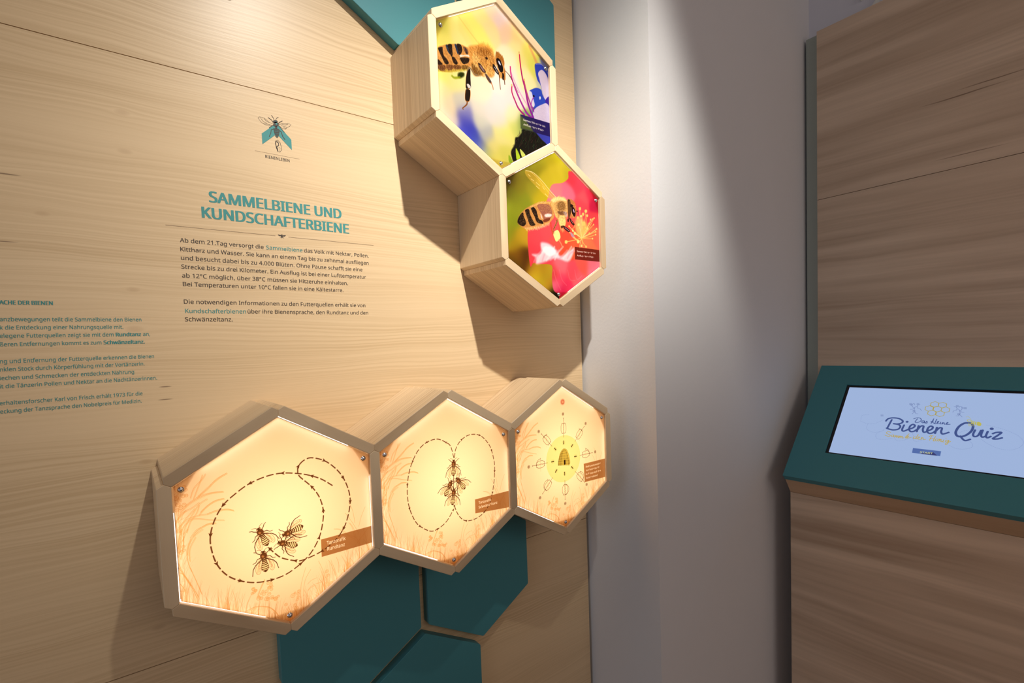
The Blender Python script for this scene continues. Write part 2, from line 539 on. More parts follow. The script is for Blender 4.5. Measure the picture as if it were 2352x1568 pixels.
poly(el(603, 335, 62, 36), V, F, y)
poly(el(616, 405, 68, 62), V, F, y)
poly(el(618, 480, 28, 26), V, F, y)
poly([E(*p) for p in ((550, 508), (620, 500), (690, 528), (696, 600), (672, 690), (628, 750), (590, 705), (556, 600))], V, F, y)
for pts, w in (((( 580, 300), (560, 240), (515, 175)), 9), (((610, 300), (650, 240), (690, 228)), 9),
               (((545, 350), (510, 290), (425, 228)), 12), (((665, 395), (720, 345), (785, 318)), 14),
               (((560, 430), (510, 440), (440, 490)), 12), (((670, 430), (720, 480), (820, 610)), 14),
               (((560, 515), (490, 540), (475, 620), (430, 710)), 16), (((690, 560), (735, 590), (770, 710), (825, 795)), 18)):
    ribbon([E(*p) for p in pts], w * 8.5e-5, V, F, y)
for pts in (((545, 390), (450, 350), (330, 240), (215, 212), (183, 240), (250, 340), (330, 400), (430, 440), (545, 420)),
            ((330, 260), (380, 320), (450, 355)), ((250, 250), (310, 330), (400, 380)), ((300, 380), (400, 395), (480, 410)),
            ((680, 410), (800, 380), (930, 378), (1005, 415), (960, 460), (900, 480), (850, 530), (780, 510), (690, 430)),
            ((760, 400), (850, 420), (930, 400)), ((740, 430), (830, 460), (900, 480)), ((800, 470), (830, 500), (880, 510)),
            ((580, 820), (640, 795), (700, 880), (715, 960), (725, 1050), (670, 1105), (620, 1080), (590, 980), (572, 880), (580, 820)),
            ((620, 820), (660, 880), (630, 960)), ((650, 970), (690, 1000), (660, 1090))):
    ribbon([E(*p) for p in pts], 4.5e-4 if pts[0][0] != 580 else 6e-4, V, F, y)
for pts in (((585, 830), (580, 900), (600, 1000), (630, 1080)), ((600, 830), (650, 870), (655, 930), (610, 960)), ((605, 960), (620, 1040))):
    ribbon([E(*p) for p in pts], 1.3e-3, V, F, y)
flat_mesh('bee_drawing', V, F, M['dark_print'], pan, 'dark engraved bee over the teal chevron')
V, F = [], []
for z in (545, 585, 625, 668, 700):
    ribbon([E(572, z), E(620, z + 8), E(672, z + 12)], 5e-4, V, F, -0.0009)
ribbon([E(590, 330), E(610, 322), E(640, 332)], 6e-4, V, F, -0.0009)
poly(el(630, 395, 26, 22), V, F, -0.0009)
flat_mesh('bee_highlight', V, F, M['teal_print'], pan, 'teal bands of the engraved bee')

# ------------------------------------------------------------------ teal hexagons fixed flat on the cladding
RT = 0.1992


def hexpts(cx, cz, r, rot=0.0):
    return [(cx + r * math.cos(math.pi / 2 - i * math.pi / 3), cz + r * math.sin(math.pi / 2 - i * math.pi / 3)) for i in range(6)]


def rounded(pts, rad, n=3):
    out = []
    m = len(pts)
    for i in range(m):
        p = Vector(pts[i]); a = (Vector(pts[i - 1]) - p).normalized(); b = (Vector(pts[(i + 1) % m]) - p).normalized()
        for k in range(n + 1):
            t = k / n
            q = (p + a * rad) * (1 - t) ** 2 + p * 2 * t * (1 - t) + (p + b * rad) * t ** 2
            out.append((q.x, q.y))
    return out


TEAL = [((0.5, -1), 'teal hexagon tile under the left and middle lit boxes'),
        ((1.5, -1), 'teal hexagon tile below the middle and right lit boxes'),
        ((1.0, -2), 'lowest teal hexagon tile, cut by the bottom of the picture'),
        ((1.0, 4), 'teal hexagon tile to the upper left of the flying bee box'),
        ((2.0, 4), 'teal hexagon tile to the upper right of the flying bee box'),
        ((0.0, 4), 'teal hexagon tile whose tip shadow shows above the bee emblem')]
t0 = None
for (cx, rw), lab in TEAL:
    x, z = cx * S, Z0 + rw * ROW
    if t0 is None:
        t0 = from_bm('hexagon_tile', prism_bm(rounded(hexpts(0, 0, RT), .004), -0.028, 0.0, 0.0012, 2), M['teal'], loc=(x, 0, z))
        o = t0
    else:
        o = t0.copy()
        COL.objects.link(o)
        o.location = (x, 0, z)
    tag(o, lab, 'wall tile', 'teal hexagon tiles on the cladding')

# ------------------------------------------------------------------ light boxes
def dirv(i):
    a = math.pi / 2 - (i % 6) * math.pi / 3
    return Vector((math.cos(a), math.sin(a)))


WD = W * 2 / math.sqrt(3)      # board thickness measured along a corner mitre


def board_poly(i, ya, yb, shared):
    """front outline of the board between corners i and i+1 about the box centre; ya / yb = joint type"""
    Ii, Ij = dirv(i) * R, dirv(i + 1) * R
    Vi, Vj = dirv(i) * (R + WD / 2), dirv(i + 1) * (R + WD / 2)
    Oi, Oj = dirv(i) * (R + WD), dirv(i + 1) * (R + WD)
    if shared:   # board between two boxes: pointed both ends, far side is the neighbour's inner edge
        nrm = (dirv(i) + dirv(i + 1)).normalized()
        return [Ii, Vi, Ii + nrm * W, Ij + nrm * W, Vj, Ij]
    out = (dirv(i) + dirv(i + 1)).normalized()
    pts = [Ij, Ii, Vi]
    m = WD / 2
    e = (dirv(i + 1) - dirv(i)).normalized()
    if ya == 'free':
        pts.append(Oi + e * m)
    else:        # Y joint: outer line meets the neighbour's outer line
        pts.append(Oi + e * (W / math.sqrt(3)))
    if yb == 'free':
        pts.append(Oj - e * m)
    else:
        pts.append(Oj - e * (W / math.sqrt(3)))
    pts.append(Vj)
    return pts


def make_box(name, cx, cz, boards, label, sheet_mat, power, lcol, group, sheet_label):
    root = tag(empty(name, (cx, 0.0, cz)), label, 'light box', group)
    for (i, ya, yb, sh) in boards:
        pts = board_poly(i, ya, yb, sh)
        ctr = (dirv(i) + dirv(i + 1)) * R / 2
        e = (dirv(i + 1) - dirv(i)).normalized()
        ang = math.atan2(e.y, e.x)
        ca, sa = math.cos(-ang), math.sin(-ang)
        loc = []
        for p in pts:
            d = p - ctr
            loc.append((d.x * ca - d.y * sa, d.x * sa + d.y * ca))
        bm = prism_bm(loc, -DEP, -0.0005, 0.0010, 1)
        from_bm('board', bm, M['board'], root, loc=(cx + ctr.x, 0, cz + ctr.y), rot=(0, -ang, 0))
    # white back plate inside
    from_bm('back_plate', prism_bm([(cx + dirv(k).x * (R - .001), cz + dirv(k).y * (R - .001)) for k in range(6)],
                                   -0.006, -0.0008), M['backplate'], root)
    # printed acrylic sheet
    ys = -(DEP - 0.005)
    rs = R - 0.0026 * 2 / math.sqrt(3)
    bm = bmesh.new()
    uvl = bm.loops.layers.uv.new('UVMap')
    fr = [bm.verts.new((dirv(k).x * rs, ys, dirv(k).y * rs)) for k in range(6)]
    bk = [bm.verts.new((dirv(k).x * rs, ys + 0.003, dirv(k).y * rs)) for k in range(6)]
    bm.faces.new(fr)
    for k in range(6):
        bm.faces.new((fr[k], bk[k], bk[(k + 1) % 6], fr[(k + 1) % 6]))
    for f in bm.faces:
        for l in f.loops:
            l[uvl].uv = ((l.vert.co.x / R + 1) / 2, (l.vert.co.z / R + 1) / 2)
    me = bpy.data.meshes.new('printed_sheet')
    bm.to_mesh(me); bm.free()
    sh = link_mesh('printed_sheet', me, sheet_mat, root, loc=(cx, 0, cz))
    sh['label'] = sheet_label
    # corner brackets behind the sheet and the screws that hold it
    for k in (1, 3, 5):
        c = dirv(k) * (R - 0.001)
        a = (dirv(k + 1) - dirv(k)).normalized()
        b = (dirv(k - 1) - dirv(k)).normalized()
        L = 0.048
        tri = rounded([tuple(c), tuple(c + a * L), tuple(c + b * L)], 0.006, 3)
        tri = [(cx + p[0], cz + p[1]) for p in tri]
        from_bm('corner_bracket', prism_bm(tri, ys + 0.0045, ys + 0.010), M['bracket'], root)
        q = dirv(k) * (R * 0.925)
        bm = bmesh.new()
        bmesh.ops.create_uvsphere(bm, u_segments=16, v_segments=10, radius=0.0036)
        bmesh.ops.scale(bm, vec=(1, 0.62, 1), verts=bm.verts[:])
        bmesh.ops.create_cone(bm, cap_ends=True, segments=16, radius1=0.0050, radius2=0.0050, depth=0.0012,
                              matrix=Matrix.Translation((0, 0.0022, 0)) @ Matrix.Rotation(math.pi / 2, 4, 'X'))
        from_bm('screw', bm, M['steel'], root, loc=(cx + q.x, ys - 0.0027, cz + q.y), smooth=True)
    # LED strips on the inner walls just behind the sheet, seen as a white line through the gap
    for k in range(6):
        p, q = dirv(k) * (R - .0004), dirv(k + 1) * (R - .0004)
        e = (q - p).normalized()
        if k % 2: p = p + e * 0.048
        else: q = q - e * 0.048
        nn = (dirv(k) + dirv(k + 1)).normalized()
        bm = bmesh.new()
        vs = []
        for yy in (ys + 0.0045, ys + 0.0125):
            for a_, off in ((p, 0), (q, 0), (q, .0012), (p, .0012)):
                c_ = a_ - nn * off
                vs.append(bm.verts.new((cx + c_.x, yy, cz + c_.y)))
        for f_ in ((0, 1, 2, 3), (4, 5, 6, 7), (0, 1, 5, 4), (1, 2, 6, 5), (2, 3, 7, 6), (3, 0, 4, 7)):
            bm.faces.new([vs[i_] for i_ in f_])
        from_bm('led_strip', bm, M['led'], root)
    lt = add_light('box_lamp', 'AREA', (cx, -0.02, cz), (cx, -1.0, cz), power, lcol, shape='DISK', size=0.25)
    lt.parent = root
    lt.matrix_parent_inverse = Matrix.Translation(root.location).inverted()
    return root


NL = NT('white_led_strip')
M['led'] = NL.done(NL.n('ShaderNodeEmission', {'Color': (1.0, 0.95, 0.84, 1), 'Strength': 2.3}).outputs[0])
M['backplate'] = plain('white_back_plate', (0.85, 0.85, 0.83), rough=0.7)
NB = NT('milky_bracket')
_d = NB.n('ShaderNodeBsdfDiffuse', {'Color': (0.75, 0.70, 0.62, 1)})
_t = NB.n('ShaderNodeBsdfTranslucent', {'Color': (0.92, 0.80, 0.64, 1)})
_m = NB.n('ShaderNodeMixShader', {0: 0.78}); NB.t.links.new(_d.outputs[0], _m.inputs[1]); NB.t.links.new(_t.outputs[0], _m.inputs[2])
M['bracket'] = NB.done(_m.outputs[0])

# ------------------------------------------------------------------ flat print painter (draws the printed sheets in mm)
def hx(c):
    if not isinstance(c, str):
        return np.array(c) / 255.0
    return np.array([int(c[i:i + 2], 16) / 255.0 for i in (0, 2, 4)])


def smooth(pts, closed=False, n=5):
    pts = [np.array(p, float) for p in pts]
    m = len(pts)
    if m < 3: return pts
    out = []
    rng = range(m if closed else m - 1)
    for i in rng:
        if closed: a, b, c, d = pts[i - 1], pts[i], pts[(i + 1) % m], pts[(i + 2) % m]
        else: a, b, c, d = pts[max(i - 1, 0)], pts[i], pts[i + 1], pts[min(i + 2, m - 1)]
        for k in range(n):
            t = k / n
            out.append(0.5 * ((2 * b) + (-a + c) * t + (2 * a - 5 * b + 4 * c - d) * t * t + (-a + 3 * b - 3 * c + d) * t ** 3))
    if not closed: out.append(pts[-1])
    return out


class Canvas:
    def __init__(self, wmm, hmm, ppm, base):
        self.k = ppm
        self.w, self.h = int(wmm * ppm), int(hmm * ppm)
        self.a = np.zeros((self.h, self.w, 3)) + np.array(base)
        self.rnd = random.Random(5)

    def px(self, p):
        return np.array([self.w / 2 + p[0] * self.k, self.h / 2 + p[1] * self.k])

    def grid(self, lo, hi):
        x0, y0 = max(0, int(lo[0])), max(0, int(lo[1]))
        x1, y1 = min(self.w, int(hi[0]) + 2), min(self.h, int(hi[1]) + 2)
        if x1 <= x0 or y1 <= y0: return None
        X, Y = np.meshgrid(np.arange(x0, x1) + .5, np.arange(y0, y1) + .5)
        return x0, y0, x1, y1, X, Y

    def comp(self, g, m, col):
        x0, y0, x1, y1 = g[:4]
        r = self.a[y0:y1, x0:x1]
        r += (col - r) * m[..., None]

    def polygon(self, pts, col, alpha=1.0, f=.6, getmask=False):
        P = np.array([self.px(p) for p in pts])
        fe = max(f * self.k, .7)
        g = self.grid(P.min(0) - fe * 1.5 - 1, P.max(0) + fe * 1.5 + 1)
        if g is None: return
        X, Y = g[4], g[5]
        d = np.full(X.shape, 1e9)
        ins = np.zeros(X.shape, bool)
        n = len(P)
        for i in range(n):
            ax, ay = P[i]; bx_, by = P[(i + 1) % n]
            ex, ey = bx_ - ax, by - ay
            L = ex * ex + ey * ey + 1e-9
            t = np.clip(((X - ax) * ex + (Y - ay) * ey) / L, 0, 1)
            d = np.minimum(d, (X - ax - t * ex) ** 2 + (Y - ay - t * ey) ** 2)
            if abs(ey) > 1e-9:
                ins ^= ((ay > Y) != (by > Y)) & (X < ex * (Y - ay) / ey + ax)
        d = np.sqrt(d)
        s = np.where(ins, d, -d)
        m = np.clip(s / (2 * fe) + .5, 0, 1)
        m = m * m * (3 - 2 * m) * alpha
        if getmask: return g, m
        self.comp(g, m, col)

    def stroke(self, pts, w, w2, col, col2=None, alpha=1.0, f=.5):
        P = [self.px(p) for p in pts]
        n = len(P)
        r0, r1 = w / 2 * self.k, w2 / 2 * self.k
        fe = max(f * self.k * .5, .5)
        A = np.array(P)
        pad = max(r0, r1) + fe + 1
        g = self.grid(A.min(0) - pad, A.max(0) + pad)
        if g is None: return
        X, Y = g[4], g[5]
        m = np.zeros(X.shape)
        tt = np.zeros(X.shape)
        for i in range(n - 1):
            ax, ay = P[i]; ex, ey = P[i + 1] - P[i]
            L = ex * ex + ey * ey + 1e-9
            t = np.clip(((X - ax) * ex + (Y - ay) * ey) / L, 0, 1)
            d = np.sqrt((X - ax - t * ex) ** 2 + (Y - ay - t * ey) ** 2)
            u = (i + t) / (n - 1)
            c = np.clip((r0 + (r1 - r0) * u - d) / (2 * fe) + .5, 0, 1)
            if col2 is not None: tt = np.where(c > m, u, tt)
            m = np.maximum(m, c)
        m = m * alpha
        if col2 is not None:
            cc = col + (col2 - col) * tt[..., None]
            self.comp(g, m, cc)
        else:
            self.comp(g, m, col)

    def rbf(self, sig, pts, mask):
        n = 150
        gx, gy = np.meshgrid(np.linspace(0, self.w, n), np.linspace(0, self.h, n))
        num = np.zeros((n, n, 3)); den = np.zeros((n, n))
        for x, y, c in pts:
            p = self.px((x, y))
            d2 = ((gx - p[0]) ** 2 + (gy - p[1]) ** 2) / (sig * self.k) ** 2
            wt = np.exp(-d2 * .9) + 2e-3 / (1 + d2) ** 2
            num += wt[..., None] * hx(c); den += wt
        im = num / den[..., None]
        if mask:
            g, m = self.polygon(smooth(mask, True, 4), None, 1.0, 1.6, getmask=True)
        else:
            g = self.grid((0, 0), (self.w, self.h)); m = np.ones(g[4].shape)
        u = np.clip(g[4] / self.w * (n - 1), 0, n - 1.001); v = np.clip(g[5] / self.h * (n - 1), 0, n - 1.001)
        i, j = v.astype(int), u.astype(int)
        fu, fv = (u - j)[..., None], (v - i)[..., None]
        big = im[i, j] * (1 - fu) * (1 - fv) + im[i, j + 1] * fu * (1 - fv) + im[i + 1, j] * (1 - fu) * fv + im[i + 1, j + 1] * fu * fv
        self.comp(g, m, big)

    def fur(self, n, ln, ang, spread, cols, w, alpha, pts):
        P = np.array(pts)
        lo, hi = P.min(0), P.max(0)
        k = len(P)
        cs = [hx(c) for c in cols]
        done = 0; tries = 0
        while done < n and tries < n * 6:
            tries += 1
            x, y = self.rnd.uniform(lo[0], hi[0]), self.rnd.uniform(lo[1], hi[1])
            c = False
            for i in range(k):
                ax, ay = P[i]; bx_, by = P[(i + 1) % k]
                if (ay > y) != (by > y) and x < (bx_ - ax) * (y - ay) / (by - ay) + ax: c = not c
            if not c: continue
            a = math.radians(ang + self.rnd.uniform(-spread, spread))
            L = ln * self.rnd.uniform(.4, 1.0)
            self.stroke([(x, y), (x + math.cos(a) * L * .5, y + math.sin(a) * L * .5 + L * .05),
                         (x + math.cos(a) * L, y + math.sin(a) * L)], w, w * .3, self.rnd.choice(cs), None, alpha, .35)
            done += 1

    def text(self, txt, p0, p1, cap, col):
        co, fs, xl, xr = text_mesh(txt, 1.0, bold=0.012)
        L = math.hypot(p1[0] - p0[0], p1[1] - p0[1])
        L = p1[0] - p0[0]
        sx, sz = L / (xr - xl), cap / CAP
        q = np.empty((len(co), 2))
        zz = (p0[1] + p1[1]) / 2
        q[:, 0] = (p0[0] + (co[:, 0] - xl) * sx) * self.k + self.w / 2
        q[:, 1] = (zz + co[:, 1] * sz) * self.k + self.h / 2
        lo, hi = q.min(0) - 2, q.max(0) + 2
        x0, y0 = int(lo[0]), int(lo[1]); W_, H_ = int(hi[0]) - x0 + 1, int(hi[1]) - y0 + 1
        ss = 4
        m = np.zeros((H_ * ss, W_ * ss), bool)
        q = (q - [x0, y0]) * ss
        for f in fs:
            for t in range(1, len(f) - 1):
                a, b, c = q[f[0]], q[f[t]], q[f[t + 1]]
                l, h_ = np.floor(np.minimum(np.minimum(a, b), c)).astype(int), np.ceil(np.maximum(np.maximum(a, b), c)).astype(int) + 1
                X, Y = np.meshgrid(np.arange(l[0], h_[0]) + .5, np.arange(l[1], h_[1]) + .5)
                e1 = (b[0] - a[0]) * (Y - a[1]) - (b[1] - a[1]) * (X - a[0])
                e2 = (c[0] - b[0]) * (Y - b[1]) - (c[1] - b[1]) * (X - b[0])
                e3 = (a[0] - c[0]) * (Y - c[1]) - (a[1] - c[1]) * (X - c[0])
                ins = ((e1 >= 0) & (e2 >= 0) & (e3 >= 0)) | ((e1 <= 0) & (e2 <= 0) & (e3 <= 0))
                v = m[l[1]:h_[1], l[0]:h_[0]]
                v |= ins[:v.shape[0], :v.shape[1]]
        mk = m.reshape(H_, ss, W_, ss).mean((1, 3))
        r = self.a[y0:y0 + H_, x0:x0 + W_]
        r += (col - r) * mk[:r.shape[0], :r.shape[1], None]

    def dashes(self, pts, w, dash, gap, col, arrows, al):
        q = smooth(pts, False, 8)
        q = np.array(q)
        seg = np.linalg.norm(np.diff(q, axis=0), axis=1)
        s = np.concatenate([[0], np.cumsum(seg)])
        def at(t): return np.array([np.interp(t, s, q[:, 0]), np.interp(t, s, q[:, 1])])
        t = 0
        while t < s[-1]:
            e = min(t + dash, s[-1])
            self.stroke([at(t + (e - t) * i / 4) for i in range(5)], w, w, col, None, .95, .4)
            t += dash + gap
        for a in arrows:
            a = np.array(a)
            i = int(np.argmin(np.linalg.norm(q - a, axis=1)))
            d = q[min(i + 1, len(q) - 1)] - q[max(i - 1, 0)]
            d = d / (np.linalg.norm(d) + 1e-9); nn = np.array([-d[1], d[0]])
            p = q[i]
            self.polygon([p + d * al * .5, p - d * al * .5 + nn * al * .38, p - d * al * .3, p - d * al * .5 - nn * al * .38],
                         col, 1.0, .3)

    def bee(self, head, tail, s=1.0):
        h, t = np.array(head, float), np.array(tail, float)
        ax = t - h; L = np.linalg.norm(ax); ax /= L
        sd = np.array([-ax[1], ax[0]])
        dk, md = hx('46260f'), hx('7a4a26')
        def Q(a, b): return tuple(h + ax * a * L + sd * b * L)
        for sg in (1, -1):      # wings
            wing = [Q(.22, .10 * sg), Q(.40, .26 * sg), Q(.62, .38 * sg), Q(.85, .42 * sg), Q(1.0, .36 * sg), Q(.98, .24 * sg), Q(.7, .14 * sg), Q(.4, .10 * sg)]
            self.polygon(smooth(wing, True, 4), hx('f2d4a0'), .35, .3)
            self.stroke(smooth(wing + wing[:1], False, 4), .45, .45, md, None, .8, .35)
            for e in ((.95, .36), (.9, .28), (.97, .30), (.75, .2)):
                self.stroke([Q(.25, .1 * sg), Q(.6, (.14 + e[1] * .4) * sg), Q(e[0], e[1] * sg)], .4, .3, md, None, .7, .35)
            for i in range(8):
                u = self.rnd.uniform(.5, .92); v = self.rnd.uniform(.16, .36) * sg
                self.stroke([Q(u, v), Q(u + .05, v + self.rnd.uniform(-.05, .05))], .35, .3, md, None, .7, .35)
            for leg, w in (([(.12, .1), (.02, .24), (-.06, .30), (-.1, .40)], 1.4), ([(.25, .12), (.28, .28), (.42, .38), (.44, .50)], 1.4),
                           ([(.35, .10), (.55, .40), (.72, .52), (1.02, .58)], 1.7)):
                self.stroke([Q(a, b * sg) for a, b in leg], w, w * .6, dk, None, .95, .4)
            self.stroke(smooth([Q(0, .05 * sg), Q(-.1, .1 * sg), Q(-.16, .26 * sg)], False, 4), .7, .5, dk, None, .95, .4)
        self.polygon(smooth([Q(-.03, -.08), Q(-.05, 0), Q(-.03, .08), Q(.06, .11), (Q(.1, 0)), Q(.06, -.11)], True, 4), dk, .95, .4)
        for sg in (1, -1): self.polygon(smooth([Q(-.0, .06 * sg), Q(.03, .1 * sg), Q(.07, .08 * sg), Q(.04, .05 * sg)], True, 3), hx('f6d8a4'), .8, .3)
        self.polygon(smooth([Q(.08, -.10), Q(.16, -.15), Q(.28, -.13), Q(.36, 0), Q(.28, .13), Q(.16, .15), Q(.08, .10)], True, 4), hx('5a3418'), .97, .5)
        self.polygon(smooth([Q(.15, -.06), Q(.22, -.09), Q(.28, -.03), Q(.22, .03)], True, 4), hx('c08850'), .7, .8)
        abd = [Q(.34, -.08), Q(.5, -.10), Q(.7, -.15), Q(.86, -.14), Q(1.0, 0), Q(.86, .14), Q(.7, .15), Q(.5, .10), Q(.34, .08)]
        self.polygon(smooth(abd, True, 4), hx('f8e0aa'), 1.0, .4)
        self.stroke(smooth(abd + abd[:1], False, 4), .7, .7, dk, None, .95, .4)
        for u, hw, w in ((.38, .075, .07), (.46, .08, .05), (.54, .095, .05), (.63, .12, .045), (.73, .135, .04), (.83, .135, .04)):
            self.stroke([Q(u, -hw), Q(u + .02, 0), Q(u, hw)], w * L, w * L, dk, None, .95, .4)
        self.polygon([Q(.9, -.11), Q(1.0, 0), Q(.9, .11)], dk, .95, .4)

    def run(self, ops):
        for o in ops:
            k = o[0]
            if k == 'P': self.polygon(o[4], hx(o[1]), o[2], o[3])
            elif k == 'Q': self.polygon(smooth(o[4], True, 4), hx(o[1]), o[2], o[3])
            elif k == 'L': self.stroke(smooth(o[7], False, 5), o[4], o[5], hx(o[1]), hx(o[6]) if o[6] else None, o[2], o[3])
            elif k == 'K': self.stroke(o[5], o[4], o[4], hx(o[1]), None, o[2], o[3])
            elif k == 'T': self.text(o[2], o[3], o[4], o[5], hx(o[1]))
            elif k == 'R': self.rbf(o[1], o[2], o[3])
            elif k == 'F': self.fur(*o[1:])
            elif k == 'D': self.dashes(o[6], o[2], o[3], o[4], hx(o[1]), o[7], o[5])
            elif k == 'B': self.bee(o[1], o[2])
            elif k == 'O':
                c = o[4]; r = o[5]
                self.polygon([(c[0] + r * math.cos(a), c[1] + r * math.sin(a)) for a in np.linspace(0, 6.283, 14)[:-1]], hx('e8a85c'), .16, .8)
                self.stroke([(c[0] + r * math.cos(a), c[1] + r * math.sin(a)) for a in np.linspace(0, 6.283, 14)], .5, .5, hx(o[1]), None, o[2], .4)
                self.stroke([(c[0] - r * .4, c[1]), (c[0], c[1] + r * .5), (c[0] + r * .5, c[1] - r * .2)], .45, .45, hx(o[1]), None, o[2] * .8, .4)
            elif k == 'C':
                c = o[4]; r = o[5]
                self.polygon([(c[0] + r * math.cos(a), c[1] + r * math.sin(a)) for a in np.linspace(0, 6.2832, 49)[:-1]], hx(o[1]), o[2], o[3])
            elif k == 'S':
                c = o[3]; r = o[4]
                for i in range(20):
                    a = i * math.pi / 10
                    self.polygon([(c[0] + 1.05 * r * math.cos(a - .16), c[1] + 1.05 * r * math.sin(a - .16)), (c[0] + 1.75 * r * math.cos(a), c[1] + 1.75 * r * math.sin(a)),
                                  (c[0] + 1.05 * r * math.cos(a + .16), c[1] + 1.05 * r * math.sin(a + .16))], hx(o[1]), 1, .3)
                    self.stroke([(c[0] + 1.25 * r * math.cos(a), c[1] + 1.25 * r * math.sin(a)), (c[0] + 1.8 * r * math.cos(a), c[1] + 1.8 * r * math.sin(a))], .9, .6, hx(o[2]), None, .85, .4)
                self.polygon([(c[0] + 1.25 * r * math.cos(a), c[1] + 1.25 * r * math.sin(a)) for a in np.linspace(0, 6.2832, 33)[:-1]], hx(o[1]), 1, .4)
                self.stroke([(c[0] + r * math.cos(a), c[1] + r * math.sin(a)) for a in np.linspace(0, 6.2832, 33)], 1.1, 1.1, hx(o[2]), None, 1, .4)
            elif k == 'b':
                p, c = np.array(o[1]), np.array(o[2]); d = (p - c) / np.linalg.norm(p - c); s = np.array([-d[1], d[0]])
                self.stroke([p - d * 4, p + d * 4.5], 3.2, 2.4, hx('3c3410'), None, .95, .5)
                for sg in (1, -1):
                    for a, b in ((2, 5), (0, 5.5), (-3, 5)):
                        self.stroke([p, p + d * a * 1.6 + s * sg * b], .5, .4, hx('8c8434'), None, .8, .4)
            elif k == 'G':
                fl, ou, inn, lc = (np.array(v) for v in o[1:5]); dk = hx('54381a')
                d = (ou - inn) / np.linalg.norm(ou - inn); s = np.array([-d[1], d[0]])
                for i in range(6):
                    a = i * math.pi / 3 + .4
                    c = fl + 2.6 * np.array([math.cos(a), math.sin(a)])
                    self.stroke([c + 1.5 * np.array([math.cos(b), math.sin(b)]) for b in np.linspace(0, 6.2832, 9)], .75, .75, dk, None, .95, .35)
                self.stroke([fl + 1.3 * np.array([math.cos(b), math.sin(b)]) for b in np.linspace(0, 6.2832, 9)], .75, .75, dk, None, .95, .35)
                ha, hb = 13.2, 9.6
                self.stroke([ou, lc + d * ha], .9, .9, dk, None, .95, .4)
                self.stroke([lc - d * ha, inn], .9, .9, dk, None, .95, .4)
                self.stroke([lc + d * (ha - ha * 2 * i / 40) + s * 1.4 * math.sin(i / 40 * 11 * math.pi) for i in range(41)], .8, .8, dk, None, .95, .4)
                for sg in (1, -1):
                    self.stroke(smooth([lc + d * ha, lc + d * ha * 1.08 + s * sg * hb * .5, lc + d * ha * .55 + s * sg * hb * .95, lc + s * sg * hb,
                                        lc - d * ha * .55 + s * sg * hb * .95, lc - d * ha * 1.08 + s * sg * hb * .5, lc - d * ha], False, 4), .9, .9, dk, None, .95, .4)
                    for u in (1.02, -1.02): self.stroke([lc + d * ha * u + s * sg * hb * .62, lc + d * (ha * u + .1) + s * sg * hb * .62], 2, 2, dk, None, 1, .4)
                self.stroke([ou, ou + d * .2], 2.2, 2.0, dk, None, 1, .4)
                if o[5]:     # bearing arc between the vertical (sun) and the dance axis
                    self.stroke([lc + np.array([0, 20.0]), lc - np.array([0, 20.0])], .4, .4, hx('c89858'), None, .8, .4)
                    sg = 1 if o[5] > 0 else -1
                    a0 = math.pi / 2; a1 = a0 - sg * min(abs(o[5]) * math.pi / 4, 2.4 if abs(o[5]) < 4 else 3.0)
                    a1 = math.atan2(d[1], d[0]) if abs(o[5]) < 3 else a1
                    if sg > 0 and a1 > a0: a1 -= 2 * math.pi
                    arc = [lc + 15.0 * np.array([math.cos(a0 + (a1 - a0) * i / 16), math.sin(a0 + (a1 - a0) * i / 16)]) for i in range(17)]
                    self.stroke(arc, .9, .9, dk, None, .95, .4)
                    for e in (arc[0], arc[-1]): self.stroke([e, e + .1], 2.2, 2.2, dk, None, 1, .4)
            elif k == 'X':
                c = o[3]; r = o[4]
                self.stroke([(c[0] + r * math.cos(math.pi / 2 + i * math.pi / 3), c[1] + r * math.sin(math.pi / 2 + i * math.pi / 3)) for i in range(7)], o[2], o[2], hx(o[1]), None, 1, .4)
            elif k == 'd':
                q = np.array(smooth(o[3], False, 8)); seg = np.linalg.norm(np.diff(q, axis=0), axis=1); s = np.concatenate([[0], np.cumsum(seg)])
                t = 0
                while t < s[-1]:
                    self.stroke([(np.interp(v, s, q[:, 0]), np.interp(v, s, q[:, 1])) for v in (t, t + 1.2, t + 2.4)], o[2], o[2], hx(o[1]), None, .8, .5)
                    t += 4.6

    def image(self, name):
        im = bpy.data.images.new(name, self.w, self.h, alpha=False)
        buf = np.ones((self.h, self.w, 4), np.float32)
        buf[..., :3] = np.clip(self.a, 0, 1)
        im.pixels.foreach_set(buf.ravel())
        im.update()
        im.pack()
        return im


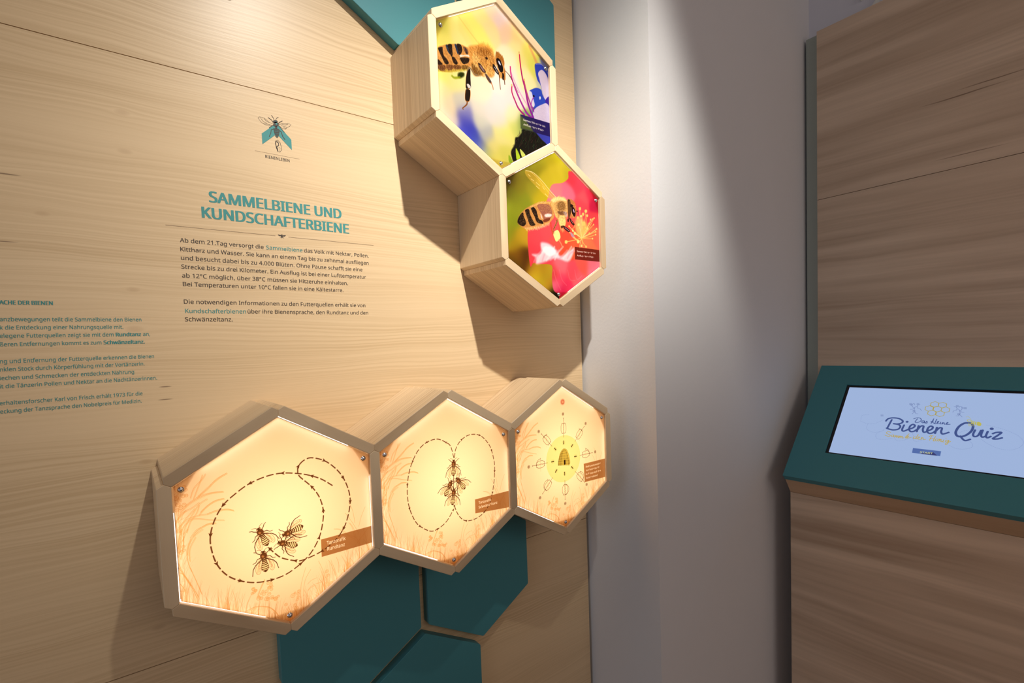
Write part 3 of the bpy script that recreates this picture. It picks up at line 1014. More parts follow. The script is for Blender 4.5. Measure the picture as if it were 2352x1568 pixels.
OPS = {
 1: [
  ('P',(150,94,44),0.82,0.3,[(65.8,-54.9),(172.6,-53.6),(173.7,-89.1),(65.4,-90.0)]),
  ('D',(94,56,26),2.3,11,6,9,[(93.4,48.8),(73.8,64.9),(54.5,75.5),(32.3,84.0),(1.4,90.8),(-25.7,90.0),(-55.1,81.9),(-78.3,68.6),(-99.7,51.4),(-114.4,27.1),(-121.6,2.7),(-121.7,-20.4),(-114.9,-50.2),(-100.3,-75.1),(-79.2,-92.3),(-54.1,-103.3),(-26.3,-106.7),(-0.1,-103.3),(25.9,-90.9),(46.3,-74.5),(62.6,-49.5),(70.8,-22.0),(73.2,3.5),(66.9,31.0),(53.3,54.5),(32.0,79.0),(29.5,91.3),(31.6,99.3),(41.7,108.3),(56.4,111.0),(80.8,101.0),(102.0,81.6),(116.6,59.4),(125.9,32.6),(128.1,7.0),(121.1,-23.7),(111.1,-44.6),(94.2,-63.3),(66.0,-78.4),(31.0,-85.5),(15.2,-82.6),(-7.6,-70.8),(-19.1,-59.1),(-28.3,-46.6)],[(54.5,75.5),(1.4,90.8),(-55.1,81.9),(-99.7,51.4),(-121.6,2.7),(-114.9,-50.2),(-79.2,-92.3),(-26.3,-106.7),(25.9,-90.9),(62.6,-49.5),(73.2,3.5),(53.3,54.5),(31.6,99.3),(80.8,101.0),(116.6,59.4),(128.1,7.0),(111.1,-44.6),(66.0,-78.4),(15.2,-82.6),(-28.3,-46.6)]),
  ('T', (252, 244, 225), 'Tanzgrafik', (76.6, -68.3), (114.7, -68.6), 7.0),
  ('T', (252, 244, 225), 'Rundtanz', (76.9, -80.4), (112.4, -80.7), 7.0),
  ('B',(-45.2,-4.9),(-31.3,-39.9)),
  ('B',(-3.1,-28.0),(33.6,-18.9)),
  ('B',(-12.0,-39.7),(21.2,-54.5)),
  ('B',(-39.8,-49.8),(-37.2,-88.4)),
 ],
 2: [
  ('P',(150,94,44),0.82,0.3,[(66.6,-54.8),(172.6,-54.9),(173.4,-97.8),(66.2,-89.1)]),
  ('D',(94,56,26),1.9,10,5.5,7,[(11.6,57.6),(4.5,85.2),(-8.1,96.9),(-31.5,107.8),(-58.7,103.7),(-80.4,88.7),(-95.3,66.1),(-105.0,42.8),(-110.4,15.8),(-111.2,-12.1),(-107.4,-38.0),(-96.9,-65.7),(-83.9,-83.2),(-58.2,-101.1),(-38.2,-100.4),(-15.3,-89.0),(4.8,-65.6)],[(-8.1,96.9),(-58.7,103.7),(-95.3,66.1),(-110.4,15.8),(-107.4,-38.0),(-83.9,-83.2),(-38.2,-100.4),(4.8,-65.6)]),
  ('D',(94,56,26),1.9,10,5.5,7,[(13.1,57.4),(19.5,79.6),(35.9,97.1),(60.1,105.4),(88.2,99.8),(110.2,79.4),(121.9,56.8),(129.0,24.0),(128.9,2.9),(124.4,-27.9),(119.1,-49.8),(109.4,-74.0),(91.6,-92.7),(66.4,-102.3),(38.2,-100.5),(19.3,-84.1),(7.2,-56.1)],[(35.9,97.1),(88.2,99.8),(121.9,56.8),(128.9,2.9),(119.1,-49.8),(91.6,-92.7),(38.2,-100.5),(7.2,-56.1)]),
  ('T', (252, 244, 225), 'Tanzgrafik', (77.0, -68.5), (114.8, -68.2), 6.0),
  ('T', (252, 244, 225), 'Schwänzeltanz', (76.5, -79.8), (133.3, -79.4), 6.0),
  ('L',(80,50,30),1,0.5,1.4,1.4,0,[(9.3,15.5),(7.7,-17.2)]),
  ('B',(11.2,50.6),(8.8,14.0)),
  ('B',(17.1,7.0),(39.4,-23.0)),
  ('B',(2.8,2.9),(-16.3,-29.1)),
  ('B',(8.8,-17.9),(2.5,-54.2)),
 ],
 3: [
  ('P',(150,94,44),0.82,0.3,[(79.5,-33.3),(174.3,-33.0),(173.3,-88.8),(81.9,-87.3)]),
  ('C',(228,222,150),0.95,0.5,(0.5,-4.9),65.8),
  ('S',(250,165,130),(160,60,30),(2.9,154.5),5.2),
  ('Q',(206,188,84),1,0.4,[(-20.6,-18.9),(-18.1,-2.6),(-11.9,12.6),(-3.1,21.0),(3.4,22.6),(13.2,17.9),(20.5,2.7),(24.4,-16.3),(22.6,-24.4),(5.0,-24.2),(-9.1,-20.9)]),
  ('L',(70,50,15),0.9,0.3,1.5,1.5,0,[(-1.3,19.7),(-0.3,19.8)]),
  ('L',(70,50,15),0.9,0.3,1.5,1.5,0,[(0.1,19.7),(1.1,19.8)]),
  ('L',(70,50,15),0.9,0.3,1.0,1.0,0,[(1.5,19.7),(2.5,19.8)]),
  ('L',(70,50,15),0.9,0.3,1.0,1.0,0,[(2.9,19.7),(3.9,19.8)]),
  ('L',(70,50,15),0.9,0.3,1.0,1.0,0,[(4.3,19.7),(5.4,19.8)]),
  ('L',(70,50,15),0.9,0.3,1.5,1.5,0,[(5.8,19.8),(6.8,19.9)]),
  ('L',(70,50,15),0.9,0.3,1.5,1.5,0,[(-5.8,17.3),(-3.7,17.3)]),
  ('L',(70,50,15),0.9,0.3,1.5,1.5,0,[(-2.9,17.1),(-0.9,17.1)]),
  ('L',(70,50,15),0.9,0.3,1.0,1.0,0,[(-0.1,16.9),(2.0,16.8)]),
  ('L',(70,50,15),0.9,0.3,1.0,1.0,0,[(2.8,16.7),(4.8,16.6)]),
  ('L',(70,50,15),0.9,0.3,1.0,1.0,0,[(5.7,16.5),(7.7,16.4)]),
  ('L',(70,50,15),0.9,0.3,1.5,1.5,0,[(8.5,16.2),(10.6,16.2)]),
  ('L',(70,50,15),0.9,0.3,1.5,1.5,0,[(-8.1,14.6),(-5.5,14.5)]),
  ('L',(70,50,15),0.9,0.3,1.5,1.5,0,[(-4.5,14.3),(-2.0,14.2)]),
  ('L',(70,50,15),0.9,0.3,1.0,1.0,0,[(-0.9,14.0),(1.6,13.8)]),
  ('L',(70,50,15),0.9,0.3,1.0,1.0,0,[(2.7,13.6),(5.2,13.5)]),
  ('L',(70,50,15),0.9,0.3,1.0,1.0,0,[(6.3,13.3),(8.9,13.1)]),
  ('L',(70,50,15),0.9,0.3,1.5,1.5,0,[(9.9,12.9),(12.5,12.8)]),
  ('L',(70,50,15),0.9,0.3,1.5,1.5,0,[(-10.0,11.9),(-7.0,11.7)]),
  ('L',(70,50,15),0.9,0.3,1.5,1.5,0,[(-5.8,11.5),(-2.8,11.2)]),
  ('L',(70,50,15),0.9,0.3,1.0,1.0,0,[(-1.7,11.0),(1.3,10.8)]),
  ('L',(70,50,15),0.9,0.3,1.0,1.0,0,[(2.5,10.6),(5.6,10.3)]),
  ('L',(70,50,15),0.9,0.3,1.0,1.0,0,[(6.8,10.1),(9.8,9.9)]),
  ('L',(70,50,15),0.9,0.3,1.5,1.5,0,[(11.0,9.7),(14.0,9.5)]),
  ('L',(70,50,15),0.9,0.3,1.5,1.5,0,[(-11.7,9.1),(-8.3,8.8)]),
  ('L',(70,50,15),0.9,0.3,1.5,1.5,0,[(-7.0,8.6),(-3.6,8.3)]),
  ('L',(70,50,15),0.9,0.3,1.0,1.0,0,[(-2.3,8.0),(1.1,7.8)]),
  ('L',(70,50,15),0.9,0.3,1.0,1.0,0,[(2.4,7.5),(5.8,7.2)]),
  ('L',(70,50,15),0.9,0.3,1.0,1.0,0,[(7.1,7.0),(10.5,6.7)]),
  ('L',(70,50,15),0.9,0.3,1.5,1.5,0,[(11.9,6.4),(15.3,6.2)]),
  ('L',(70,50,15),0.9,0.3,1.5,1.5,0,[(-13.2,6.3),(-9.5,6.0)]),
  ('L',(70,50,15),0.9,0.3,1.5,1.5,0,[(-8.1,5.7),(-4.4,5.3)]),
  ('L',(70,50,15),0.9,0.3,1.0,1.0,0,[(-2.9,5.1),(0.8,4.7)]),
  ('L',(70,50,15),0.9,0.3,1.0,1.0,0,[(2.3,4.5),(6.0,4.1)]),
  ('L',(70,50,15),0.9,0.3,1.0,1.0,0,[(7.5,3.8),(11.2,3.5)]),
  ('L',(70,50,15),0.9,0.3,1.5,1.5,0,[(12.7,3.2),(16.5,2.9)]),
  ('L',(70,50,15),0.9,0.3,1.5,1.5,0,[(-14.6,3.5),(-10.7,3.1)]),
  ('L',(70,50,15),0.9,0.3,1.5,1.5,0,[(-9.1,2.8),(-5.1,2.4)]),
  ('L',(70,50,15),0.9,0.3,1.0,1.0,0,[(-3.5,2.1),(0.6,1.7)]),
  ('L',(70,50,15),0.9,0.3,1.0,1.0,0,[(2.2,1.4),(6.2,1.0)]),
  ('L',(70,50,15),0.9,0.3,1.0,1.0,0,[(7.8,0.7),(11.9,0.3)]),
  ('L',(70,50,15),0.9,0.3,1.5,1.5,0,[(13.5,0.0),(17.6,-0.4)]),
  ('L',(70,50,15),0.9,0.3,1.5,1.5,0,[(-16.0,0.6),(-11.7,0.2)]),
  ('L',(70,50,15),0.9,0.3,1.5,1.5,0,[(-10.0,-0.1),(-5.7,-0.6)]),
  ('L',(70,50,15),0.9,0.3,1.0,1.0,0,[(-4.0,-0.9),(0.3,-1.3)]),
  ('L',(70,50,15),0.9,0.3,1.0,1.0,0,[(2.0,-1.7),(6.4,-2.1)]),
  ('L',(70,50,15),0.9,0.3,1.0,1.0,0,[(8.1,-2.4),(12.4,-2.9)]),
  ('L',(70,50,15),0.9,0.3,1.5,1.5,0,[(14.2,-3.2),(18.6,-3.7)]),
  ('L',(70,50,15),0.9,0.3,1.5,1.5,0,[(-17.2,-2.2),(-12.7,-2.7)]),
  ('L',(70,50,15),0.9,0.3,1.5,1.5,0,[(-10.9,-3.0),(-6.3,-3.5)]),
  ('L',(70,50,15),0.9,0.3,1.0,1.0,0,[(-4.5,-3.9),(0.1,-4.4)]),
  ('L',(70,50,15),0.9,0.3,1.0,1.0,0,[(1.9,-4.7),(6.5,-5.2)]),
  ('L',(70,50,15),0.9,0.3,1.0,1.0,0,[(8.3,-5.6),(13.0,-6.1)]),
  ('L',(70,50,15),0.9,0.3,1.5,1.5,0,[(14.8,-6.4),(19.5,-6.9)]),
  ('L',(70,50,15),0.9,0.3,1.5,1.5,0,[(-18.4,-5.0),(-13.7,-5.6)]),
  ('L',(70,50,15),0.9,0.3,1.5,1.5,0,[(-11.7,-5.9),(-6.9,-6.5)]),
  ('L',(70,50,15),0.9,0.3,1.0,1.0,0,[(-5.0,-6.9),(-0.2,-7.4)]),
  ('L',(70,50,15),0.9,0.3,1.0,1.0,0,[(1.8,-7.8),(6.6,-8.3)]),
  ('L',(70,50,15),0.9,0.3,1.0,1.0,0,[(8.6,-8.7),(13.5,-9.3)]),
  ('L',(70,50,15),0.9,0.3,1.5,1.5,0,[(15.4,-9.6),(20.4,-10.2)]),
  ('L',(70,50,15),0.9,0.3,1.5,1.5,0,[(-19.6,-7.9),(-14.6,-8.5)]),
  ('L',(70,50,15),0.9,0.3,1.5,1.5,0,[(-12.6,-8.9),(-7.5,-9.5)]),
  ('L',(70,50,15),0.9,0.3,1.0,1.0,0,[(-5.5,-9.8),(-0.4,-10.5)]),
  ('L',(70,50,15),0.9,0.3,1.0,1.0,0,[(1.6,-10.8),(6.8,-11.4)]),
  ('L',(70,50,15),0.9,0.3,1.0,1.0,0,[(8.8,-11.8),(14.0,-12.4)]),
  ('L',(70,50,15),0.9,0.3,1.5,1.5,0,[(16.0,-12.8),(21.2,-13.4)]),
  ('L',(70,50,15),0.9,0.3,1.5,1.5,0,[(-20.7,-10.8),(-15.5,-11.4)]),
  ('L',(70,50,15),0.9,0.3,1.5,1.5,0,[(-13.4,-11.8),(-8.1,-12.4)]),
  ('L',(70,50,15),0.9,0.3,1.0,1.0,0,[(-5.9,-12.8),(-0.6,-13.5)]),
  ('L',(70,50,15),0.9,0.3,1.0,1.0,0,[(1.5,-13.9),(6.9,-14.5)]),
  ('L',(70,50,15),0.9,0.3,1.0,1.0,0,[(9.0,-14.9),(14.4,-15.6)]),
  ('L',(70,50,15),0.9,0.3,1.5,1.5,0,[(16.6,-16.0),(22.0,-16.7)]),
  ('L',(70,50,15),0.9,0.3,1.5,1.5,0,[(-21.0,-13.8),(-15.7,-14.4)]),
  ('L',(70,50,15),0.9,0.3,1.5,1.5,0,[(-13.6,-14.8),(-8.3,-15.5)]),
  ('L',(70,50,15),0.9,0.3,1.0,1.0,0,[(-6.1,-15.9),(-0.8,-16.5)]),
  ('L',(70,50,15),0.9,0.3,1.0,1.0,0,[(1.4,-16.9),(6.8,-17.6)]),
  ('L',(70,50,15),0.9,0.3,1.0,1.0,0,[(9.0,-18.0),(14.4,-18.7)]),
  ('L',(70,50,15),0.9,0.3,1.5,1.5,0,[(16.6,-19.1),(22.1,-19.8)]),
  ('L',(70,50,15),0.9,0.3,1.5,1.5,0,[(-21.2,-16.8),(-15.9,-17.4)]),
  ('L',(70,50,15),0.9,0.3,1.5,1.5,0,[(-13.7,-17.8),(-8.4,-18.5)]),
  ('L',(70,50,15),0.9,0.3,1.0,1.0,0,[(-6.3,-18.9),(-0.9,-19.6)]),
  ('L',(70,50,15),0.9,0.3,1.0,1.0,0,[(1.3,-20.0),(6.7,-20.7)]),
  ('L',(70,50,15),0.9,0.3,1.0,1.0,0,[(8.8,-21.1),(14.3,-21.8)]),
  ('L',(70,50,15),0.9,0.3,1.5,1.5,0,[(16.5,-22.2),(21.9,-22.9)]),
  ('L',(70,50,15),0.9,0.3,1.5,1.5,0,[(-21.3,-19.8),(-16.0,-20.5)]),
  ('L',(70,50,15),0.9,0.3,1.5,1.5,0,[(-13.9,-20.9),(-8.5,-21.6)]),
  ('L',(70,50,15),0.9,0.3,1.0,1.0,0,[(-6.4,-22.0),(-1.0,-22.7)]),
  ('L',(70,50,15),0.9,0.3,1.0,1.0,0,[(1.1,-23.1),(6.5,-23.7)]),
  ('L',(70,50,15),0.9,0.3,1.0,1.0,0,[(8.7,-24.2),(14.2,-24.9)]),
  ('L',(70,50,15),0.9,0.3,1.5,1.5,0,[(16.3,-25.3),(21.8,-26.0)]),
  ('L',(80,60,20),0.9,0.3,0.7,0.7,0,[(-20.6,-18.9),(-18.1,-2.6),(-11.9,12.6),(-3.1,21.0),(3.4,22.6),(13.2,17.9),(20.5,2.7),(24.4,-16.3),(22.6,-24.4)]),
  ('P',(40,26,10),1,0.3,[(1.0,-9.2),(7.4,-9.2),(7.2,-22.2),(0.8,-22.1)]),
  ('b',(2.4,40.6),(0.5,-4.9)),
  ('b',(34.6,26.7),(0.5,-4.9)),
  ('b',(47.2,-6.2),(0.5,-4.9)),
  ('b',(32.7,-35.7),(0.5,-4.9)),
  ('b',(2.2,-47.6),(0.5,-4.9)),
  ('b',(-29.9,-34.4),(0.5,-4.9)),
  ('b',(-41.5,-6.1),(0.5,-4.9)),
  ('b',(-30.8,27.4),(0.5,-4.9)),
  ('G',(2.9,120.6),(3.5,108.9),(2.6,55.3),(3.3,80.5),0),
  ('G',(92.3,82.9),(85.4,74.7),(46.4,36.8),(65.0,55.3),1),
  ('G',(129.2,-6.0),(117.0,-6.8),(64.4,-6.3),(89.4,-6.4),2),
  ('G',(89.3,-95.8),(80.8,-87.4),(44.3,-49.4),(63.7,-68.5),3),
  ('G',(1.2,-132.3),(1.3,-120.6),(2.2,-66.7),(1.8,-93.2),4),
  ('G',(-91.7,-95.9),(-82.1,-87.2),(-43.3,-49.9),(-61.8,-67.9),-3),
  ('G',(-127.8,-5.5),(-114.4,-5.4),(-60.2,-6.1),(-86.1,-5.9),-2),
  ('G',(-88.8,83.8),(-79.3,75.9),(-42.4,36.8),(-60.8,56.2),-1),
  ('T', (252, 244, 225), 'Richtungsangabe', (88.2, -46.1), (152.5, -46.5), 5.2),
  ('T', (252, 244, 225), 'zur Futterquelle', (88.9, -56.5), (147.2, -57.2), 5.2),
  ('T', (252, 244, 225), 'in Bezug auf den', (87.3, -67.6), (151.6, -68.6), 5.2),
  ('T', (252, 244, 225), 'Sonnenstand', (87.7, -79.0), (137.1, -79.7), 5.2),
 ],
 4: [
  ('R',16,[(-165.9,103.5,(150,150,91)),(-152.5,96.7,(232,232,124)),(-121.3,103.0,(240,235,156)),(-79.3,124.9,(242,236,140)),(-47.5,158.1,(240,232,165)),(-15.1,182.3,(238,225,197)),(1.6,198.5,(235,222,210)),(9.9,166.4,(232,215,218)),(31.9,143.7,(238,210,185)),(-17.3,134.3,(246,225,173)),(-49.8,108.3,(238,238,140)),(-110.7,82.8,(240,235,165)),(-151.5,62.1,(238,236,140)),(65.7,142.3,(240,215,156)),(99.4,114.0,(230,225,124)),(64.5,115.9,(240,232,173)),(45.9,84.1,(245,235,206)),(37.3,42.7,(242,230,220)),(80.5,87.0,(232,226,156)),(116.2,87.4,(222,225,115)),(86.2,57.1,(240,235,189)),(41.8,-7.8,(235,225,224)),(9.1,9.0,(242,232,226)),(-56.6,-34.3,(242,234,215)),(-55.4,-9.2,(242,236,210)),(-130.4,-25.7,(240,236,173)),(-149.8,-17.0,(242,240,148)),(-159.8,-50.4,(245,236,189)),(-163.8,-75.0,(243,232,197)),(-147.2,-80.1,(238,228,206)),(-150.9,-97.6,(238,228,206)),(-115.0,-64.5,(215,215,206)),(-101.5,-90.1,(150,150,210)),(-102.4,-107.4,(95,98,210)),(-91.3,-124.3,(75,85,206)),(-106.5,-132.7,(95,98,210)),(-77.2,-145.8,(85,100,201)),(-59.4,-159.4,(130,140,193)),(-42.1,-125.6,(190,195,201)),(-59.5,-97.1,(215,218,210)),(-58.3,-72.0,(228,225,218)),(-26.6,-64.0,(230,225,224)),(6.8,-42.8,(232,226,226)),(5.0,-81.7,(225,225,218)),(39.4,-60.4,(235,232,197)),(3.2,-120.6,(235,232,165)),(-24.1,-147.0,(235,230,156)),(20.6,-103.8,(238,235,148)),(48.6,-84.4,(215,222,132)),(73.1,-78.6,(160,180,107)),(-41.0,-168.2,(200,205,140)),(-15.7,-175.9,(235,232,132)),(11.4,-157.6,(225,225,124)),(-134.7,-115.1,(225,215,210)),(152.6,76.7,(200,205,197)),(163.1,-30.1,(90,80,173))],0),
  ('P',(246,222,140),0.4,6,[(-111.3,130.2),(-90.9,130.4),(-53.8,89.8),(-63.6,76.8),(-87.7,73.7),(-110.0,97.4)]),
  ('L',(222,200,110),0.6,3,2,2,0,[(-108.5,128.8),(-86.0,110.5),(-55.4,86.8)]),
  ('Q',(52,62,18),1,3,[(-116.6,-1.4),(-108.0,4.0),(-99.7,3.6),(-101.5,-3.8),(-111.5,-10.7),(-117.6,-9.6)]),
  ('L',(160,175,40),0.85,3,5,5,0,[(-133.4,-12.5),(-126.7,-14.5),(-112.8,-9.3)]),
  ('Q',(222,168,98),1,1.2,[(-169.2,38.7),(-157.0,48.2),(-140.8,56.5),(-120.2,64.1),(-105.0,67.4),(-93.9,67.1),(-84.8,65.5),(-78.7,59.4),(-73.5,50.7),(-72.5,40.6),(-77.3,29.9),(-84.8,21.8),(-96.5,13.2),(-116.2,5.5),(-137.0,-3.5),(-157.2,-9.5),(-168.9,-8.0),(-170.8,1.4)]),
  ('F',900,7,-60,25,[(245,205,140),(200,140,75),(250,225,170),(160,105,55)],0.55,0.55,[(-169.2,38.7),(-140.8,56.5),(-105.0,67.4),(-84.8,65.5),(-73.5,50.7),(-77.3,29.9),(-96.5,13.2),(-137.0,-3.5),(-168.9,-8.0)]),
  ('L',(205,195,75),0.7,3,6,6,0,[(-169.0,-9.7),(-143.7,-4.0),(-116.2,6.1),(-89.3,15.9)]),
  ('Q',(42,30,26),0.93,1.1,[(-168.5,38.9),(-163.2,42.5),(-156.5,45.0),(-156.2,37.9),(-154.1,27.5),(-147.5,23.0),(-141.2,14.9),(-147.0,9.7),(-152.9,11.8),(-159.6,22.5),(-165.0,31.2)]),
  ('Q',(48,34,26),0.93,1.1,[(-170.2,13.7),(-162.8,11.0),(-158.4,6.2),(-169.7,1.7)]),
  ('Q',(38,62,98),0.93,1.1,[(-147.6,51.6),(-142.2,54.1),(-138.0,44.9),(-137.1,35.7),(-142.9,40.0)]),
  ('Q',(40,30,28),0.93,1.1,[(-141.9,54.8),(-131.5,59.1),(-130.2,47.4),(-130.0,35.1),(-134.2,31.6),(-138.6,41.4)]),
  ('Q',(40,28,24),0.93,1.1,[(-132.4,31.0),(-124.5,31.8),(-116.5,21.9),(-122.5,16.7),(-129.1,20.3)]),
  ('Q',(38,62,105),0.93,1.1,[(-123.4,60.9),(-118.1,62.6),(-113.4,49.4),(-115.6,42.0)]),
  ('Q',(40,30,28),0.93,1.1,[(-117.2,64.2),(-106.7,66.9),(-102.4,57.5),(-105.7,47.4),(-111.7,41.5),(-114.1,49.2)]),
  ('Q',(130,95,70),0.93,1.1,[(-99.6,64.7),(-91.2,64.5),(-85.6,58.3),(-87.7,50.2),(-93.2,51.3),(-98.5,57.6)]),
  ('Q',(60,50,60),0.93,1.1,[(-94.8,62.2),(-90.6,61.3),(-87.6,52.0),(-91.8,51.8)]),
  ('Q',(246,232,226),0.93,1.1,[(-110.0,42.8),(-99.1,45.8),(-86.2,50.3),(-83.1,45.9),(-95.0,44.1),(-108.5,37.6)]),
  ('Q',(42,30,22),0.93,1.1,[(-110.0,35.2),(-100.8,39.6),(-86.6,42.9),(-83.2,39.6),(-87.9,31.2),(-99.4,24.8),(-105.5,27.5)]),
  ('Q',(120,80,52),0.93,1.1,[(-169.7,1.7),(-151.9,6.0),(-150.9,-1.5),(-157.2,-8.3),(-168.9,-8.0)]),
  ('Q',(135,92,58),0.93,1.1,[(-148.2,8.3),(-130.2,12.4),(-129.9,4.8),(-143.6,-2.1)]),
  ('Q',(125,85,50),0.93,1.1,[(-127.8,13.9),(-109.4,18.4),(-109.1,11.1),(-124.4,5.4)]),
  ('Q',(130,100,45),0.93,1.1,[(-105.6,20.1),(-87.5,24.5),(-89.3,17.0),(-103.5,11.6)]),
  ('F',260,5,-75,30,[(200,150,90),(70,45,30),(235,190,120)],0.6,0.7,[(-170.3,2.6),(-87.4,26.8),(-87.9,15.1),(-169.1,-11.3)]),
  ('F',420,5,-62,15,[(240,200,140),(70,50,35)],0.45,0.45,[(-165.0,45.0),(-85.3,71.1),(-84.4,30.0),(-163.0,5.9)]),
  ('Q',(226,170,92),1,4,[(-85.4,68.1),(-63.5,79.9),(-47.2,86.3),(-29.3,88.7),(-15.2,86.2),(-9.6,76.7),(-6.1,68.3),(-5.2,56.6),(-7.5,39.2),(-13.6,21.9),(-25.2,16.1),(-36.9,22.1),(-44.8,12.8),(-53.5,13.7),(-65.5,7.3),(-74.7,9.8),(-80.3,26.7),(-76.6,43.9)]),
  ('Q',(172,116,48),0.85,6,[(-62.3,73.9),(-47.4,81.1),(-28.1,83.8),(-19.3,78.4),(-24.4,67.3),(-38.1,60.6),(-54.0,66.1)]),
  ('Q',(90,62,30),0.85,4,[(-77.2,32.2),(-68.6,32.5),(-53.0,25.6),(-49.8,14.8),(-65.4,8.5),(-73.7,14.8)]),
  ('Q',(246,205,135),0.8,6,[(-68.8,57.9),(-57.3,56.9),(-53.3,48.9),(-64.0,38.6),(-73.8,42.5)]),
  ('F',1500,9,-70,38,[(250,205,130),(205,145,65),(170,115,50),(255,228,165),(140,92,40)],0.55,0.6,[(-85.4,68.1),(-47.2,86.3),(-15.2,86.2),(-6.1,68.3),(-7.5,39.2),(-25.2,16.1),(-53.5,13.7),(-74.7,9.8),(-76.6,43.9)]),
  ('F',420,7,-70,40,[(96,60,26),(130,84,34),(70,42,22)],0.6,0.5,[(-68.5,65.0),(-41.6,80.6),(-16.2,80.6),(-9.8,55.2),(-14.1,27.7),(-44.1,25.9),(-69.8,36.8)]),
  ('F',300,6,-70,40,[(255,232,170),(250,215,140)],0.6,0.6,[(-74.8,51.4),(-57.4,54.6),(-43.5,40.2),(-16.3,46.1),(-14.2,25.3),(-50.2,21.7),(-73.0,31.2)]),
  ('F',240,13,70,30,[(215,150,60),(245,200,110)],0.5,0.6,[(-59.2,77.2),(-29.4,88.1),(-14.7,81.1),(-17.6,83.7),(-41.3,86.6)]),
  ('Q',(60,38,28),1,1,[(-36.7,59.3),(-31.3,62.2),(-28.5,58.9),(-33.1,55.7)]),
  ('Q',(186,128,62),1,2,[(-5.1,73.4),(-2.1,82.7),(3.8,84.6),(11.4,81.0),(18.9,74.9),(22.4,65.1),(21.1,55.0),(23.9,46.2),(23.9,30.4),(22.9,24.0),(16.5,22.8),(6.0,31.2),(-1.0,47.1),(-4.9,61.5)]),
  ('F',260,6,80,40,[(120,78,30),(220,165,80),(150,95,40)],0.5,0.7,[(-4.0,80.9),(3.8,84.6),(20.5,75.4),(21.6,64.9),(1.4,65.9)]),
  ('Q',(34,24,26),1,0.8,[(-2.9,65.1),(2.4,70.4),(10.7,66.9),(16.2,57.2),(17.2,45.4),(12.9,39.3),(7.2,40.0),(0.7,50.0)]),
  ('Q',(205,214,238),1,0.8,[(2.9,63.9),(6.7,63.9),(10.6,57.9),(9.4,54.9),(4.5,58.4)]),
  ('L',(250,215,160),1,0.5,1.1,1.1,0,[(13.0,64.6),(17.9,54.1),(19.2,39.9)]),
  ('L',(240,205,140),1,0.5,1.2,1.2,0,[(-0.7,53.2),(3.4,42.5),(9.4,37.0)]),
  ('Q',(50,32,26),1,0.8,[(13.7,37.1),(19.5,36.4),(19.5,25.4),(14.2,22.7)]),
  ('Q',(214,165,95),0.9,1.5,[(3.0,33.9),(13.3,36.9),(11.9,24.5),(5.7,25.1)]),
  ('L',(82,60,48),1,0.5,1.6,1.6,0,[(23.9,46.2),(33.2,41.6),(40.0,35.1),(43.8,30.0)]),
  ('Q',(44,34,28),1,0.8,[(-89.6,15.8),(-82.1,18.0),(-82.3,-0.5),(-82.1,-17.8),(-82.7,-24.3),(-90.1,-29.8),(-96.4,-28.7),(-96.5,-16.1),(-93.5,2.0)]),
  ('L',(235,175,90),0.8,0.5,1.0,1.0,0,[(-89.4,14.7),(-95.2,-4.2),(-97.3,-27.8)]),
  ('Q',(222,218,222),1,0.7,[(-93.6,-19.8),(-88.8,-17.3),(-82.9,-21.4),(-83.5,-25.1),(-89.9,-26.9)]),
  ('L',(210,150,90),1,0.5,3,3,0,[(-90.1,-29.2),(-88.4,-30.5)]),
  ('Q',(50,38,30),1,0.8,[(-96.5,-32.1),(-84.5,-31.1),(-84.8,-43.9),(-88.6,-57.1),(-98.5,-58.5),(-99.6,-45.6)]),
  ('L',(235,170,85),0.9,0.5,1.0,1.0,0,[(-96.5,-32.1),(-99.8,-45.7),(-99.2,-59.3),(-89.3,-57.9),(-84.4,-43.8),(-84.2,-31.0)]),
  ('L',(150,98,52),1,0.6,3.6,1.8,0,[(-94.3,-59.2),(-95.8,-66.5),(-103.5,-74.2),(-107.8,-78.2),(-106.6,-80.7)]),
  ('L',(150,128,98),0.95,1,3.4,4,0,[(-89.4,14.7),(-84.1,21.5),(-79.2,18.9),(-69.6,10.2),(-62.4,11.1)]),
  ('Q',(70,50,44),1,0.8,[(-58.1,40.4),(-50.9,39.1),(-41.7,31.3),(-36.4,25.8),(-39.1,22.7),(-46.5,23.4),(-55.9,31.7)]),
  ('Q',(150,125,128),1,1,[(-54.7,35.6),(-49.5,36.0),(-41.1,28.0),(-40.5,24.6),(-45.6,26.0)]),
  ('Q',(98,80,78),1,0.8,[(-40.0,20.7),(-33.3,20.3),(-21.1,8.4),(-20.6,3.2),(-27.4,3.0),(-35.9,11.8)]),
  ('L',(245,195,120),1,0.5,0.9,0.9,0,[(-39.3,19.7),(-35.9,11.8),(-25.9,2.2)]),
  ('L',(192,122,56),1,0.8,2.8,1.6,0,[(-21.3,4.2),(-17.1,-3.0),(-15.6,-10.4)]),
  ('Q',(46,36,34),1,0.8,[(-14.6,49.2),(-9.7,50.7),(2.4,37.4),(3.2,31.0),(-1.7,31.3),(-12.8,40.0)]),
  ('L',(200,200,215),1,0.5,1.3,1.3,0,[(-9.5,45.8),(-0.8,35.2)]),
  ('L',(120,76,40),1,0.7,2.8,1.8,0,[(4.1,30.6),(5.3,16.5),(6.7,-3.6)]),
  ('L',(112,74,48),1,0.7,2.8,2.2,0,[(18.3,27.5),(20.3,19.6),(21.1,12.3)]),
  ('L',(226,160,112),0.75,7,7,7,0,[(107.5,132.6),(118.4,117.2),(129.3,99.7)]),
  ('P',(118,132,195),0.85,6,[(141.6,113.1),(152.3,114.5),(176.5,102.5),(176.0,73.1),(161.8,88.4),(146.3,99.1)]),
